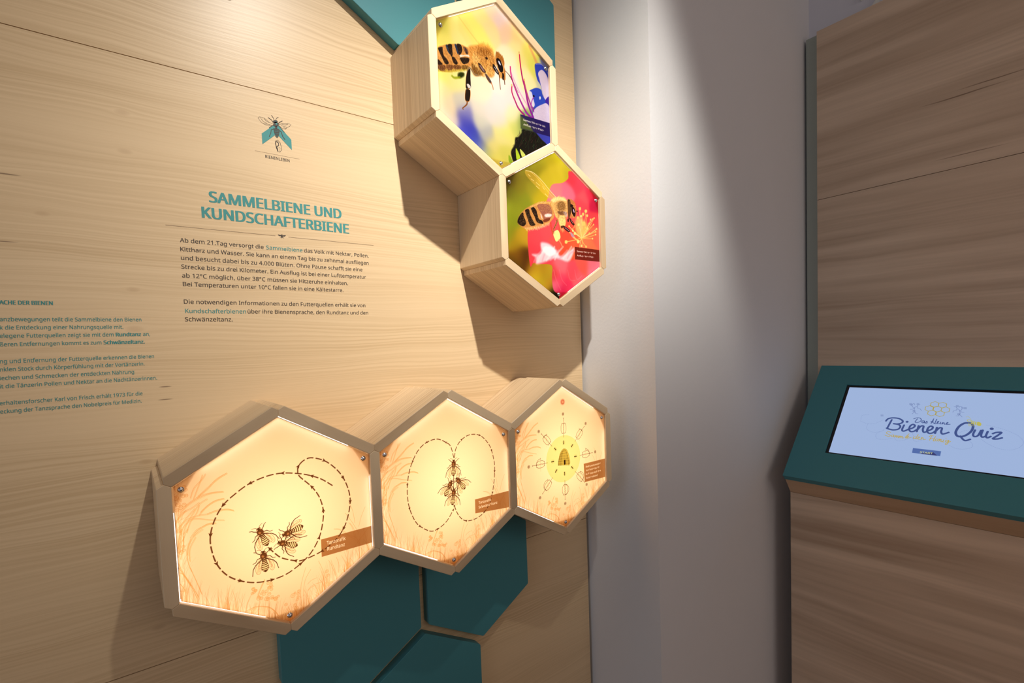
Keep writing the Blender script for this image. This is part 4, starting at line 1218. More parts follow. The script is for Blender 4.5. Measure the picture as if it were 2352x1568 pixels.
  ('Q',(62,84,205),1,1.2,[(123.6,90.3),(130.4,97.2),(143.7,100.3),(159.4,95.4),(172.4,83.7),(174.7,41.4),(173.8,21.5),(155.7,7.9),(148.4,26.4),(140.8,45.5),(131.2,54.3),(125.4,71.8)]),
  ('Q',(216,208,238),1,1,[(134.6,73.5),(148.4,85.9),(164.0,77.4),(175.4,57.2),(173.9,23.5),(158.4,9.2),(150.8,19.3),(146.1,33.5),(139.2,56.6)]),
  ('L',(190,190,235),0.8,0.5,1.4,1.4,0,[(127.7,94.4),(146.3,99.1),(162.0,92.3),(172.2,77.8)]),
  ('Q',(58,90,208),1,1.4,[(101.1,17.3),(111.8,25.9),(127.7,33.6),(143.4,32.7),(148.1,18.5),(158.4,9.6),(159.4,1.1),(146.9,-8.9),(125.3,-19.3),(115.0,-17.1),(105.3,-4.4),(101.9,6.1)]),
  ('Q',(228,228,244),0.95,1.5,[(99.1,17.7),(109.4,17.6),(113.4,5.4),(119.1,-12.2),(111.1,-19.1),(100.6,3.8)]),
  ('Q',(220,230,246),1,0.8,[(135.1,12.1),(139.5,15.2),(141.4,10.9),(137.5,5.6)]),
  ('Q',(78,52,176),1,1,[(157.1,9.3),(173.9,23.5),(173.8,-11.9),(163.3,-2.8)]),
  ('P',(110,140,210),0.8,3,[(78.3,-41.6),(88.6,-37.2),(113.8,-46.2),(98.4,-44.2)]),
  ('Q',(214,206,238),1,1,[(113.4,-30.9),(125.5,-16.4),(147.2,-3.1),(159.5,2.5),(168.8,-1.4),(173.0,-16.0),(172.8,-47.6),(145.2,-48.2),(113.7,-48.1)]),
  ('F',140,3,20,90,[(190,180,225),(240,235,250)],0.8,0.6,[(114.4,-30.7),(147.1,-5.0),(168.6,-5.3),(170.9,-46.0),(116.4,-45.5)]),
  ('L',(232,166,212),0.85,1,3.4,3.4,0,[(40.9,52.3),(56.5,23.6),(75.1,-1.1),(99.3,-25.0)]),
  ('L',(210,60,135),1,0.6,3.4,6.5,(146,50,176),[(40.8,61.4),(42.7,40.0),(53.6,13.5),(71.9,-16.9),(91.0,-40.4),(108.5,-49.4)]),
  ('L',(208,36,88),1,0.6,3.2,6.5,(140,46,180),[(72.3,100.7),(74.2,77.1),(79.7,45.2),(88.5,17.6),(97.0,-18.0),(112.5,-46.5)]),
  ('L',(205,110,120),1,0.6,3.2,4.5,(160,60,180),[(85.0,41.1),(89.9,21.8),(100.1,-5.8),(114.5,-28.7)]),
  ('L',(206,50,110),1,0.6,3.2,5.5,(166,50,140),[(44.0,16.4),(43.3,-0.4),(52.2,-18.4),(63.7,-35.9),(81.8,-47.3)]),
  ('L',(180,90,196),1,0.5,2.6,2.6,0,[(116.1,8.0),(108.2,-7.4),(105.7,-23.3)]),
  ('Q',(30,24,50),1,0.5,[(113.7,10.8),(117.9,12.7),(119.8,9.0),(115.1,6.8)]),
  ('Q',(226,196,140),1,0.6,[(69.4,107.6),(73.3,108.5),(73.4,104.0),(69.1,102.7)]),
  ('Q',(226,196,140),1,0.6,[(41.5,18.6),(45.4,19.4),(45.4,14.9),(41.3,13.8)]),
  ('Q',(226,196,140),1,0.6,[(83.9,44.3),(88.0,45.1),(88.0,40.6),(83.7,39.4)]),
  ('L',(110,74,72),0.9,0.5,1.3,1.3,0,[(25.1,45.7),(40.2,37.4),(50.4,23.7),(64.2,4.0)]),
  ('Q',(38,36,26),1,2.5,[(34.2,-148.1),(45.9,-129.8),(49.2,-112.3),(59.2,-107.2),(71.0,-94.3),(72.6,-85.4),(87.9,-80.9),(122.6,-82.6),(143.2,-95.5),(172.7,-100.9),(142.0,-121.1),(81.0,-150.8),(45.2,-172.9),(35.9,-163.5)]),
  ('F',130,16,62,22,[(60,100,62),(28,26,20),(95,60,60),(50,60,40)],1.3,0.6,[(34.2,-148.1),(49.2,-112.3),(72.6,-85.4),(122.6,-82.6),(142.5,-111.2),(81.0,-150.8),(45.4,-169.2)]),
  ('P',(76,84,196),1,2,[(119.9,-83.2),(154.6,-79.3),(171.8,-82.3),(172.1,-101.0),(160.2,-106.5),(139.1,-96.4)]),
  ('Q',(190,216,66),1,0.8,[(49.1,-139.9),(54.5,-141.5),(63.5,-160.0),(51.6,-167.0)]),
  ('Q',(214,226,128),1,0.8,[(63.0,-137.8),(71.4,-140.4),(82.0,-150.6),(70.6,-157.6)]),
  ('Q',(165,196,62),1,1,[(26.0,-159.0),(35.6,-169.2),(37.6,-179.1),(26.1,-176.6)]),
  ('P',(46,34,108),0.9,0.3,[(68.5,-48.6),(173.1,-46.5),(172.9,-82.5),(68.4,-84.1)]),
  ('P',(112,134,50),0.75,3,[(68.9,-51.5),(85.1,-58.8),(102.2,-73.8),(112.2,-82.6),(68.4,-84.1)]),
  ('T', (250, 248, 250), 'Sammelbiene beim', (77.9, -62.5), (153.2, -61.6), 4.6),
  ('T', (250, 248, 250), 'Anflug einer Blüte', (77.6, -74.2), (148.4, -73.2), 4.6),
 ],
 5: [
  ('R',17,[(-158.6,102.2,(95,85,30)),(-143.4,104.9,(140,132,50)),(-103.8,126.6,(150,145,50)),(-62.5,152.1,(160,158,45)),(-19.7,178.7,(188,180,45)),(6.6,193.2,(205,200,45)),(-41.3,165.3,(178,175,50)),(22.6,155.6,(222,215,70)),(-8.0,153.1,(214,206,65)),(-30.5,124.4,(205,196,60)),(4.1,133.5,(210,202,60)),(44.9,156.5,(200,192,60)),(-160.2,67.2,(130,130,50)),(-125.0,87.4,(152,150,50)),(-145.7,54.8,(150,160,50)),(-85.9,81.8,(165,165,55)),(-107.0,54.7,(150,162,50)),(-66.3,66.7,(196,184,45)),(-147.0,25.3,(155,168,50)),(-156.0,-5.1,(150,164,45)),(-164.9,-35.4,(150,155,42)),(-131.0,-46.6,(195,172,48)),(-143.3,-62.6,(175,155,40)),(-121.0,-84.4,(100,68,22)),(-113.9,-101.9,(95,60,18)),(-136.9,-91.7,(150,110,30)),(-145.5,-110.1,(105,78,20)),(-90.4,-112.3,(185,150,45)),(-111.4,-44.6,(200,168,55)),(-74.8,-129.6,(200,178,45)),(-50.7,-146.8,(185,168,45)),(-53.5,-115.9,(180,150,40)),(-34.3,-161.6,(195,160,50)),(-32.6,-120.8,(190,170,50)),(-18.2,-186.2,(50,52,18)),(-0.9,-192.0,(50,50,20))],0),
  ('R',14,[(2.6,98.9,(252,140,150)),(66.8,138.0,(240,80,100)),(47.0,99.6,(248,130,155)),(89.4,122.5,(245,88,112)),(136.6,107.0,(236,75,108)),(155.4,83.1,(215,50,98)),(158.4,33.2,(240,92,100)),(169.0,-16.2,(246,120,102)),(152.0,-1.1,(252,132,100)),(111.9,93.4,(250,112,125)),(101.4,68.9,(246,92,108)),(-79.1,-41.3,(242,88,98)),(-88.6,-72.6,(236,82,95)),(-28.3,-20.6,(242,92,100)),(-30.3,-67.5,(242,86,100)),(-7.8,-43.5,(242,100,88)),(37.1,-29.6,(236,92,72)),(36.0,-55.3,(222,96,66)),(59.3,-43.5,(230,112,75)),(130.5,-46.8,(246,140,100)),(104.1,-98.9,(248,110,100)),(11.3,-111.7,(248,122,135)),(9.9,-143.7,(238,88,120)),(8.6,-175.7,(228,50,110)),(56.0,-125.0,(248,95,112)),(78.7,-140.1,(248,112,125)),(133.2,-100.2,(244,135,155)),(31.6,-161.9,(232,70,112)),(-13.6,-129.1,(220,90,95)),(-4.1,-163.4,(240,125,155))],[(65.4,158.6),(50.8,136.9),(27.7,121.2),(-7.6,111.9),(-21.2,95.1),(-28.5,72.4),(-42.1,51.9),(-68.1,23.9),(-101.5,-19.5),(-103.9,-73.9),(-98.6,-115.3),(-88.1,-106.0),(-65.6,-106.9),(-22.6,-107.6),(-22.7,-139.1),(-18.5,-173.6),(1.5,-185.5),(12.0,-199.6),(126.8,-137.6),(193.9,-98.9),(202.1,113.7)]),
  ('Q',(253,222,230),0.95,5,[(-91.1,-83.5),(-60.2,-77.8),(-59.9,-51.7),(-42.2,-48.4),(-23.3,-52.8),(-2.1,-65.1),(12.6,-80.3),(49.5,-60.6),(65.9,-52.6),(58.0,-76.1),(39.0,-93.1),(-5.3,-87.4),(-52.9,-102.0),(-78.0,-107.8),(-79.3,-91.6)]),
  ('L',(245,170,185),0.5,3,5,5,0,[(-85.9,-102.8),(-75.0,-86.7),(-55.7,-69.7)]),
  ('L',(255,238,240),0.5,3,5,5,0,[(-71.1,-100.5),(-60.0,-81.8),(-40.1,-59.1)]),
  ('L',(245,170,185),0.5,3,5,5,0,[(-56.1,-98.2),(-44.7,-76.8),(-25.2,-67.1)]),
  ('L',(255,238,240),0.5,3,5,5,0,[(-40.9,-95.8),(-29.7,-83.1),(-9.2,-56.2)]),
  ('L',(245,170,185),0.5,3,5,5,0,[(-25.4,-93.4),(-14.0,-78.1),(6.2,-64.3)]),
  ('L',(255,238,240),0.5,3,5,5,0,[(-9.8,-91.0),(1.9,-73.0),(22.6,-53.3)]),
  ('L',(245,170,185),0.5,3,5,5,0,[(6.1,-88.5),(17.5,-79.3),(38.5,-61.5)]),
  ('L',(255,238,240),0.5,3,5,5,0,[(22.2,-86.0),(33.9,-74.1),(55.4,-50.4)]),
  ('L',(245,170,185),0.5,3,5,5,0,[(38.5,-83.4),(50.5,-68.9),(71.7,-58.6)]),
  ('Q',(255,245,246),0.9,4,[(-46.9,-59.7),(-17.1,-60.1),(-4.7,-74.8),(-31.0,-83.2),(-51.6,-72.5)]),
  ('L',(250,150,165),0.35,2,3,3,0,[(-15.3,-119.7),(-7.7,-144.6),(8.7,-172.5)]),
  ('L',(250,150,165),0.35,2,3,3,0,[(6.6,-118.3),(14.4,-143.4),(31.7,-158.7)]),
  ('L',(250,150,165),0.35,2,3,3,0,[(38.0,-116.3),(46.1,-141.8),(64.5,-144.1)]),
  ('L',(250,150,165),0.35,2,3,3,0,[(65.7,-114.6),(74.0,-140.3),(93.3,-129.4)]),
  ('Q',(238,200,85),0.45,1.5,[(-103.6,131.1),(-75.7,130.1),(-43.7,109.9),(-0.4,78.1),(-13.6,73.0),(-32.7,73.3),(-69.1,95.1),(-102.2,117.4)]),
  ('L',(252,240,190),0.95,0.5,1.4,1.4,0,[(-103.6,130.2),(-77.7,129.8),(-47.7,113.8),(-21.3,93.6),(0.9,78.3)]),
  ('L',(245,225,150),0.85,0.5,1.1,1.1,0,[(-89.7,131.5),(-64.0,118.6),(-36.0,95.8),(-11.3,77.4)]),
  ('L',(250,235,170),0.9,0.5,1.4,1.4,0,[(-86.5,112.3),(-76.6,108.9)]),
  ('L',(250,235,170),0.9,0.5,1.4,1.4,0,[(-68.6,105.7),(-55.8,99.4)]),
  ('L',(250,235,170),0.9,0.5,1.4,1.4,0,[(-46.3,98.8),(-40.3,92.1)]),
  ('L',(250,235,170),0.9,0.5,1.4,1.4,0,[(-38.7,81.6),(-28.4,75.5)]),
  ('L',(250,235,170),0.9,0.5,1.4,1.4,0,[(-69.0,96.6),(-59.0,91.5)]),
  ('L',(250,235,170),0.9,0.5,1.4,1.4,0,[(-96.1,122.0),(-88.3,118.0)]),
  ('L',(196,84,55),0.8,3,5,5,0,[(-20.7,5.9),(-19.6,-5.1),(-14.2,-22.4)]),
  ('Q',(206,156,92),1,1.5,[(-136.9,-7.0),(-135.4,2.7),(-127.9,15.3),(-117.8,25.1),(-106.1,34.1),(-91.6,41.7),(-76.9,49.2),(-59.0,56.7),(-38.0,61.3),(-19.8,62.4),(-9.5,53.0),(-7.9,36.5),(-8.4,23.0),(-18.9,12.2),(-28.4,4.4),(-46.8,-3.3),(-70.8,-11.5),(-94.3,-20.2),(-111.4,-19.9),(-125.1,-15.1),(-134.6,-10.9)]),
  ('F',1100,4,-40,60,[(245,215,140),(190,135,75),(150,100,60),(250,228,160)],0.5,0.6,[(-135.8,-5.8),(-117.8,25.1),(-91.6,41.7),(-59.0,56.7),(-19.8,62.4),(-7.9,36.5),(-18.9,12.2),(-70.8,-11.5),(-108.5,-19.6)]),
  ('Q',(38,26,20),0.95,1,[(-136.8,-6.9),(-134.2,4.4),(-123.9,17.7),(-117.2,21.1),(-115.3,11.6),(-109.7,1.6),(-109.1,-6.8),(-117.8,-13.7),(-129.1,-11.9)]),
  ('Q',(40,28,22),0.95,1,[(-110.3,28.0),(-102.0,32.6),(-96.3,31.2),(-93.7,20.8),(-87.0,8.7),(-79.1,-1.1),(-77.1,-5.8),(-89.5,-9.4),(-96.8,-5.4),(-103.0,8.3),(-108.1,20.5)]),
  ('Q',(38,26,22),0.95,1,[(-90.1,37.2),(-80.2,40.1),(-71.1,32.4),(-68.5,24.1),(-63.2,11.7),(-52.2,8.7),(-47.8,1.5),(-58.5,0.0),(-71.3,3.1),(-78.3,16.3),(-85.1,25.7)]),
  ('Q',(166,112,92),0.95,1,[(-67.5,45.9),(-54.8,51.9),(-27.8,53.7),(-17.5,44.1),(-14.3,30.0),(-21.7,18.5),(-41.7,9.4),(-48.8,20.1),(-60.0,33.4)]),
  ('Q',(135,72,48),0.95,1,[(-46.9,11.5),(-24.4,19.0),(-26.5,11.8),(-44.9,4.9)]),
  ('Q',(252,230,220),1,2.2,[(-41.8,25.9),(-28.8,30.4),(-16.3,29.2),(-20.7,23.1),(-39.8,19.6)]),
  ('Q',(235,215,220),0.9,1,[(-57.4,25.5),(-54.5,24.8),(-50.5,13.3),(-54.2,15.0)]),
  ('F',650,1.6,-50,90,[(240,210,140),(205,165,95)],0.5,0.7,[(-136.5,-6.9),(-123.7,17.7),(-91.7,38.2),(-63.2,29.1),(-49.5,2.4),(-93.9,-10.4),(-129.1,-11.9)]),
  ('F',350,3,-30,60,[(235,200,130),(120,80,60),(200,150,100)],0.5,0.6,[(-65.3,46.2),(-29.2,55.7),(-17.5,44.1),(-18.0,32.9),(-57.0,34.3)]),
  ('F',260,4,60,40,[(250,228,160),(235,200,120)],0.5,0.75,[(-94.5,40.0),(-59.0,56.7),(-19.8,62.6),(-23.1,56.6),(-59.2,51.5),(-89.0,36.5)]),
  ('F',420,6,-55,22,[(250,215,150),(235,180,120),(250,228,180)],0.55,0.75,[(-115.4,-16.1),(-70.6,-7.7),(-25.2,8.7),(-28.5,0.5),(-71.0,-15.4),(-108.7,-23.9)]),
  ('L',(150,104,64),1,1,5,4,0,[(3.7,16.6),(-2.2,4.7),(-9.7,-7.4)]),
  ('F',120,2.5,-60,60,[(60,40,28),(235,195,120)],0.5,0.8,[(6.1,18.1),(-3.3,16.9),(-17.0,-16.0),(-6.2,-14.8)]),
  ('Q',(228,188,118),1,2,[(-19.7,64.8),(-10.2,72.9),(11.9,80.4),(30.9,80.6),(44.3,74.7),(46.9,60.8),(45.7,43.5),(42.5,31.7),(35.8,25.7),(35.0,8.0),(24.4,1.6),(11.8,4.7),(6.2,19.8),(-2.9,25.9),(-9.2,40.7),(-17.1,54.1)]),
  ('Q',(250,230,168),0.95,2.5,[(-15.8,66.0),(-7.1,73.4),(11.9,79.5),(30.8,79.9),(42.6,73.9),(30.5,72.2),(11.5,70.7),(-7.5,63.3)]),
  ('Q',(140,106,58),0.9,3,[(3.0,55.8),(12.9,67.3),(28.8,70.2),(36.5,61.7),(33.6,49.9),(18.2,44.4),(7.3,46.3)]),
  ('Q',(96,62,48),0.85,2,[(5.5,40.5),(21.4,43.7),(34.0,42.0),(30.5,34.7),(14.6,32.7)]),
  ('Q',(246,222,148),0.9,2,[(12.8,27.9),(28.8,32.2),(34.9,23.9),(33.5,8.9),(21.2,2.9),(12.7,7.6)]),
  ('Q',(180,170,190),0.7,2,[(27.6,41.1),(36.6,44.6),(42.7,38.6),(39.1,29.0),(34.4,31.8)]),
  ('F',1300,4,-60,80,[(250,228,165),(200,155,90),(150,110,65),(245,210,140)],0.5,0.6,[(-18.2,65.1),(11.9,80.0),(43.4,74.0),(45.4,43.5),(34.2,7.9),(11.9,5.2),(-2.9,25.9),(-17.1,54.1)]),
  ('F',320,6,75,40,[(253,236,180),(245,215,140)],0.5,0.75,[(-19.7,64.8),(-7.0,74.5),(11.9,81.2),(34.1,81.7),(40.3,77.0),(-7.4,66.6)]),
  ('F',420,3.2,-60,80,[(92,62,38),(120,82,48),(70,46,30)],0.5,0.55,[(-7.6,61.0),(11.4,69.4),(36.8,69.7),(43.7,43.3),(34.9,23.9),(6.3,22.6),(-5.3,41.3)]),
  ('F',220,2.6,-40,60,[(90,55,42),(120,74,56)],0.5,0.5,[(-62.3,48.8),(-20.0,57.0),(-13.1,40.2),(-18.7,17.2),(-40.3,7.9),(-48.8,20.1)]),
  ('F',130,6,-85,20,[(250,220,150),(240,190,120)],0.55,0.75,[(11.9,7.5),(34.2,7.9),(27.0,-11.2),(15.8,-12.4)]),
  ('Q',(200,140,86),1,1.5,[(44.4,77.6),(53.4,80.5),(63.2,80.6),(73.6,73.8),(77.3,62.8),(79.4,52.6),(77.1,36.1),(67.7,29.7),(57.9,31.1),(49.6,27.4),(45.4,43.5)]),
  ('Q',(74,52,34),0.9,1.2,[(46.4,76.5),(54.1,78.5),(57.9,63.5),(57.1,45.1),(50.4,27.9),(46.4,29.3),(45.9,55.0)]),
  ('L',(225,185,110),0.8,0.5,1.0,1.0,0,[(51.6,75.2),(49.9,55.5),(49.7,30.3)]),
  ('Q',(44,30,26),1,0.8,[(56.4,65.6),(61.8,67.5),(67.4,63.7),(62.3,59.5),(57.8,49.7)]),
  ('Q',(52,28,28),1,0.7,[(57.9,56.1),(63.7,61.1),(70.5,58.6),(75.4,47.5),(73.2,36.2),(67.9,35.5),(61.3,43.3)]),
  ('Q',(218,204,232),1,0.6,[(66.2,54.9),(68.7,54.7),(71.4,48.1),(70.0,45.6),(67.2,49.3)]),
  ('L',(245,215,150),0.9,0.5,1.0,1.0,0,[(57.7,58.9),(59.3,45.3),(67.7,30.9)]),
  ('F',120,3,40,60,[(240,180,110),(160,100,50)],0.5,0.7,[(59.9,79.9),(76.1,73.0),(78.9,59.5),(70.7,61.9)]),
  ('Q',(60,36,28),1,0.6,[(79.4,52.4),(83.6,53.2),(84.3,50.4),(80.1,49.3)]),
  ('L',(96,62,44),1,0.5,0.9,0.9,0,[(83.5,50.9),(88.6,44.6),(91.2,33.2),(92.3,19.1)]),
  ('Q',(50,32,26),1,0.8,[(42.9,23.8),(47.9,26.7),(47.5,17.4),(43.5,17.5)]),
  ('Q',(66,36,30),1,0.8,[(50.4,26.7),(54.8,27.5),(69.6,14.9),(70.6,11.2),(65.5,9.8),(55.6,16.1)]),
  ('L',(215,170,160),1,0.5,1.1,1.1,0,[(55.9,23.6),(64.6,14.9)]),
  ('L',(235,180,110),0.9,1,2.2,2.2,0,[(70.2,11.5),(68.3,4.9),(59.8,-0.7)]),
  ('Q',(92,62,34),1,1,[(16.4,1.8),(24.5,4.4),(25.1,-0.6),(18.6,-3.6)]),
  ('Q',(74,44,44),1,0.8,[(24.1,3.8),(30.1,4.2),(48.3,-2.9),(51.7,-8.5),(46.7,-11.6),(30.8,-5.1)]),
  ('L',(200,160,170),1,0.5,1.3,1.3,0,[(32.3,-0.3),(48.1,-7.2)]),
  ('L',(248,205,130),1,0.5,3,3,0,[(48.8,-11.7),(53.1,-12.4)]),
  ('Q',(186,158,172),1,0.8,[(52.5,-11.3),(59.7,-12.2),(71.8,-24.3),(65.4,-26.1),(55.8,-20.1)]),
  ('L',(246,198,128),1,1,4.6,5.5,0,[(65.5,-23.8),(75.3,-28.0),(85.1,-32.9)]),
  ('Q',(250,226,156),1,1.2,[(-10.1,-15.8),(3.4,-9.8),(10.9,-16.3),(13.9,-28.5),(6.9,-37.3),(-2.7,-41.7),(-8.8,-33.3),(-13.0,-23.4)]),
  ('L',(244,160,120),0.95,1.5,2.8,3.6,0,[(7.3,-36.2),(15.2,-45.4),(20.7,-55.6)]),
  ('F',60,3,-60,50,[(60,40,28),(200,150,80)],0.5,0.8,[(-15.2,-9.1),(-7.4,-7.1),(-9.6,-21.9),(-14.2,-21.3)]),
  ('Q',(252,212,130),0.75,7,[(79.4,33.1),(105.6,30.8),(123.5,13.1),(112.0,-13.7),(95.2,-25.4),(79.5,-12.9),(72.5,10.0)]),
  ('L',(253,226,160),0.9,0.8,2.1,2.1,0,[(97.3,-22.3),(92.6,17.5),(93.6,60.1)]),
  ('Q',(252,215,130),0.95,1,[(89.7,63.0),(97.8,64.2),(97.5,57.1),(89.4,56.0)]),
  ('L',(250,205,120),0.9,0.8,2.1,2.1,0,[(97.3,-22.3),(110.1,16.0),(118.0,56.3)]),
  ('Q',(253,230,150),0.95,1,[(113.8,59.5),(122.4,60.6),(122.1,53.2),(113.5,52.1)]),
  ('L',(250,205,120),0.9,0.8,2.1,2.1,0,[(97.3,-22.3),(98.9,10.5),(106.2,46.3)]),
  ('Q',(252,215,130),0.95,1,[(102.4,49.2),(110.3,50.2),(110.1,43.4),(102.2,42.4)]),
  ('L',(253,226,160),0.9,0.8,2.1,2.1,0,[(97.3,-22.3),(100.0,7.8),(97.8,39.6)]),
  ('Q',(253,230,150),0.95,1,[(94.7,42.0),(101.2,42.9),(101.0,37.2),(94.4,36.4)]),
  ('L',(250,205,120),0.9,0.8,2.1,2.1,0,[(97.3,-22.3),(88.0,4.4),(84.4,33.7)]),
  ('Q',(252,215,130),0.95,1,[(81.0,36.4),(88.1,37.3),(87.9,31.1),(80.8,30.2)]),
  ('L',(250,205,120),0.9,0.8,2.1,2.1,0,[(97.3,-22.3),(119.4,5.1),(136.9,34.6)]),
  ('Q',(253,230,150),0.95,1,[(134.3,36.6),(139.7,37.2),(139.5,32.7),(134.1,32.0)]),
  ('L',(253,226,160),0.9,0.8,2.1,2.1,0,[(97.3,-22.3),(118.2,5.6),(145.4,37.1)]),
  ('Q',(252,215,130),0.95,1,[(143.0,38.9),(148.1,39.6),(147.9,35.3),(142.8,34.6)]),
  ('L',(250,205,120),0.9,0.8,2.1,2.1,0,[(97.3,-22.3),(126.8,8.0),(151.9,40.8)]),
  ('Q',(253,230,150),0.95,1,[(149.6,42.5),(154.4,43.1),(154.2,39.1),(149.5,38.5)]),
  ('L',(250,205,120),0.9,0.8,2.1,2.1,0,[(97.3,-22.3),(120.0,-2.0),(149.0,21.8)]),
  ('Q',(252,215,130),0.95,1,[(146.9,23.4),(151.3,23.9),(151.2,20.1),(146.8,19.6)]),
  ('L',(253,226,160),0.9,0.8,2.1,2.1,0,[(97.3,-22.3),(131.5,-6.8),(161.4,10.9)]),
  ('Q',(253,230,150),0.95,1,[(159.1,12.7),(163.9,13.2),(163.8,9.2),(158.9,8.6)]),
  ('L',(250,205,120),0.9,0.8,2.1,2.1,0,[(97.3,-22.3),(123.7,-11.5),(156.8,2.5)]),
  ('Q',(252,215,130),0.95,1,[(154.5,4.2),(159.3,4.8),(159.1,0.7),(154.3,0.2)]),
  ('L',(250,205,120),0.9,0.8,2.1,2.1,0,[(97.3,-22.3),(129.0,-15.3),(156.5,-6.2)]),
  ('Q',(253,230,150),0.95,1,[(154.3,-4.6),(158.8,-4.1),(158.6,-7.9),(154.2,-8.3)]),
  ('L',(253,226,160),0.9,0.8,2.1,2.1,0,[(97.3,-22.3),(110.9,-15.7),(130.6,-6.1)]),
  ('Q',(252,215,130),0.95,1,[(127.4,-3.6),(134.1,-2.9),(133.9,-8.6),(127.2,-9.3)]),
  ('L',(250,205,120),0.9,0.8,2.1,2.1,0,[(97.3,-22.3),(122.3,-21.6),(142.8,-19.2)]),
  ('Q',(253,230,150),0.95,1,[(140.5,-17.4),(145.2,-16.9),(145.1,-20.9),(140.3,-21.4)]),
  ('L',(250,205,120),0.9,0.8,2.1,2.1,0,[(97.3,-22.3),(110.7,-1.6),(130.1,22.4)]),
  ('Q',(252,215,130),0.95,1,[(127.5,24.4),(132.9,25.0),(132.7,20.4),(127.3,19.8)]),
  ('L',(253,226,160),0.9,0.8,2.1,2.1,0,[(97.3,-22.3),(112.7,-8.4),(123.2,7.4)]),
  ('Q',(253,230,150),0.95,1,[(120.3,9.6),(126.4,10.3),(126.2,5.1),(120.1,4.4)]),
  ('L',(250,205,120),0.9,0.8,2.1,2.1,0,[(97.3,-22.3),(103.2,-34.9),(114.9,-44.7)]),
  ('Q',(252,215,130),0.95,1,[(112.0,-42.4),(118.0,-41.9),(117.8,-47.0),(111.8,-47.5)]),
  ('L',(250,205,120),0.9,0.8,2.1,2.1,0,[(97.3,-22.3),(99.3,-34.2),(96.5,-44.3)]),
  ('Q',(253,230,150),0.95,1,[(93.6,-42.0),(99.5,-41.5),(99.3,-46.6),(93.4,-47.1)]),
  ('L',(253,226,160),0.9,0.8,2.1,2.1,0,[(97.3,-22.3),(90.3,-38.9),(89.0,-52.7)]),
  ('Q',(252,215,130),0.95,1,[(86.8,-50.9),(91.4,-50.5),(91.2,-54.5),(86.6,-54.9)]),
  ('L',(250,205,120),0.9,0.8,2.1,2.1,0,[(97.3,-22.3),(92.6,-28.9),(83.1,-33.6)]),
  ('Q',(253,230,150),0.95,1,[(78.7,-30.1),(87.8,-29.2),(87.5,-37.1),(78.4,-38.0)]),
  ('L',(250,205,120),0.9,0.8,2.1,2.1,0,[(97.3,-22.3),(63.0,-32.1),(35.1,-38.9)]),
  ('Q',(252,215,130),0.95,1,[(31.0,-35.5),(39.6,-34.7),(39.3,-42.4),(30.6,-43.2)]),
  ('L',(253,226,160),0.9,0.8,2.1,2.1,0,[(97.3,-22.3),(86.3,-17.9),(70.6,-11.8)]),
  ('Q',(253,230,150),0.95,1,[(66.9,-8.9),(74.6,-8.0),(74.3,-14.8),(66.6,-15.6)]),
  ('L',(250,205,120),0.9,0.8,2.1,2.1,0,[(97.3,-22.3),(99.2,-2.8),(106.8,19.6)]),
  ('Q',(252,215,130),0.95,1,[(101.4,23.8),(112.6,25.1),(112.2,15.4),(101.0,14.1)]),
  ('L',(250,205,120),0.9,0.8,2.1,2.1,0,[(97.3,-22.3),(82.4,-14.5),(62.9,-5.0)]),
  ('Q',(253,230,150),0.95,1,[(60.2,-2.8),(65.9,-2.2),(65.7,-7.2),(60.0,-7.8)]),
  ('L',(253,226,160),0.9,0.8,2.1,2.1,0,[(97.3,-22.3),(69.9,-9.5),(48.6,5.8)]),
  ('Q',(252,215,130),0.95,1,[(46.5,7.5),(50.9,8.0),(50.8,4.1),(46.4,3.6)]),
  ('L',(250,205,120),0.9,0.8,2.1,2.1,0,[(97.3,-22.3),(112.4,9.9),(122.6,44.2)]),
  ('Q',(253,230,150),0.95,1,[(119.4,46.6),(126.1,47.5),(125.9,41.8),(119.2,40.9)]),
  ('L',(250,205,120),0.9,0.8,2.1,2.1,0,[(97.3,-22.3),(103.2,-8.0),(115.0,9.3)]),
  ('Q',(252,215,130),0.95,1,[(112.5,11.2),(117.8,11.8),(117.6,7.3),(112.3,6.7)]),
  ('L',(253,226,160),0.9,0.8,2.1,2.1,0,[(97.3,-22.3),(94.4,-4.8),(86.7,14.4)]),
  ('Q',(253,230,150),0.95,1,[(83.2,17.1),(90.4,17.9),(90.1,11.7),(83.0,10.9)]),
  ('P',(112,40,28),0.88,0.3,[(68.4,-49.4),(172.7,-49.3),(172.6,-83.9),(68.2,-84.6)]),
  ('T', (250, 235, 225), 'Sammelbiene beim', (76.7, -63.3), (153.4, -62.9), 4.6),
  ('T', (250, 235, 225), 'Anflug einer Blüte', (76.6, -74.8), (147.3, -75.0), 4.6),
 ],
 'plants': [
  ('L',(214,140,64),0.62,0.5,0.55,0.55,0,[(-165.6,49.0),(-152.0,64.3),(-134.5,72.8),(-118.3,77.2),(-97.8,76.6)]),
  ('L',(236,170,90),0.45,0.8,0.9,0.9,0,[(-165.0,47.5),(-151.3,62.7),(-133.8,71.3),(-117.6,75.6),(-97.1,75.0)]),
  ('L',(214,140,64),0.62,0.5,0.55,0.55,0,[(-164.0,54.8),(-150.5,67.0),(-131.7,76.1),(-115.5,78.2),(-97.8,76.6)]),
  ('L',(236,170,90),0.45,0.8,0.9,0.9,0,[(-163.4,53.2),(-149.8,65.5),(-131.0,74.6),(-114.8,76.6),(-97.1,75.0)]),
  ('L',(214,140,64),0.62,0.5,0.55,0.55,0,[(-136.3,43.5),(-126.4,53.8),(-112.4,61.7),(-97.2,63.9)]),
  ('L',(236,170,90),0.45,0.8,0.9,0.9,0,[(-135.6,42.0),(-125.7,52.2),(-111.7,60.1),(-96.4,62.3)]),
  ('L',(214,140,64),0.62,0.5,0.55,0.55,0,[(-134.0,47.7),(-122.1,57.5),(-109.6,63.4),(-97.2,63.9)]),
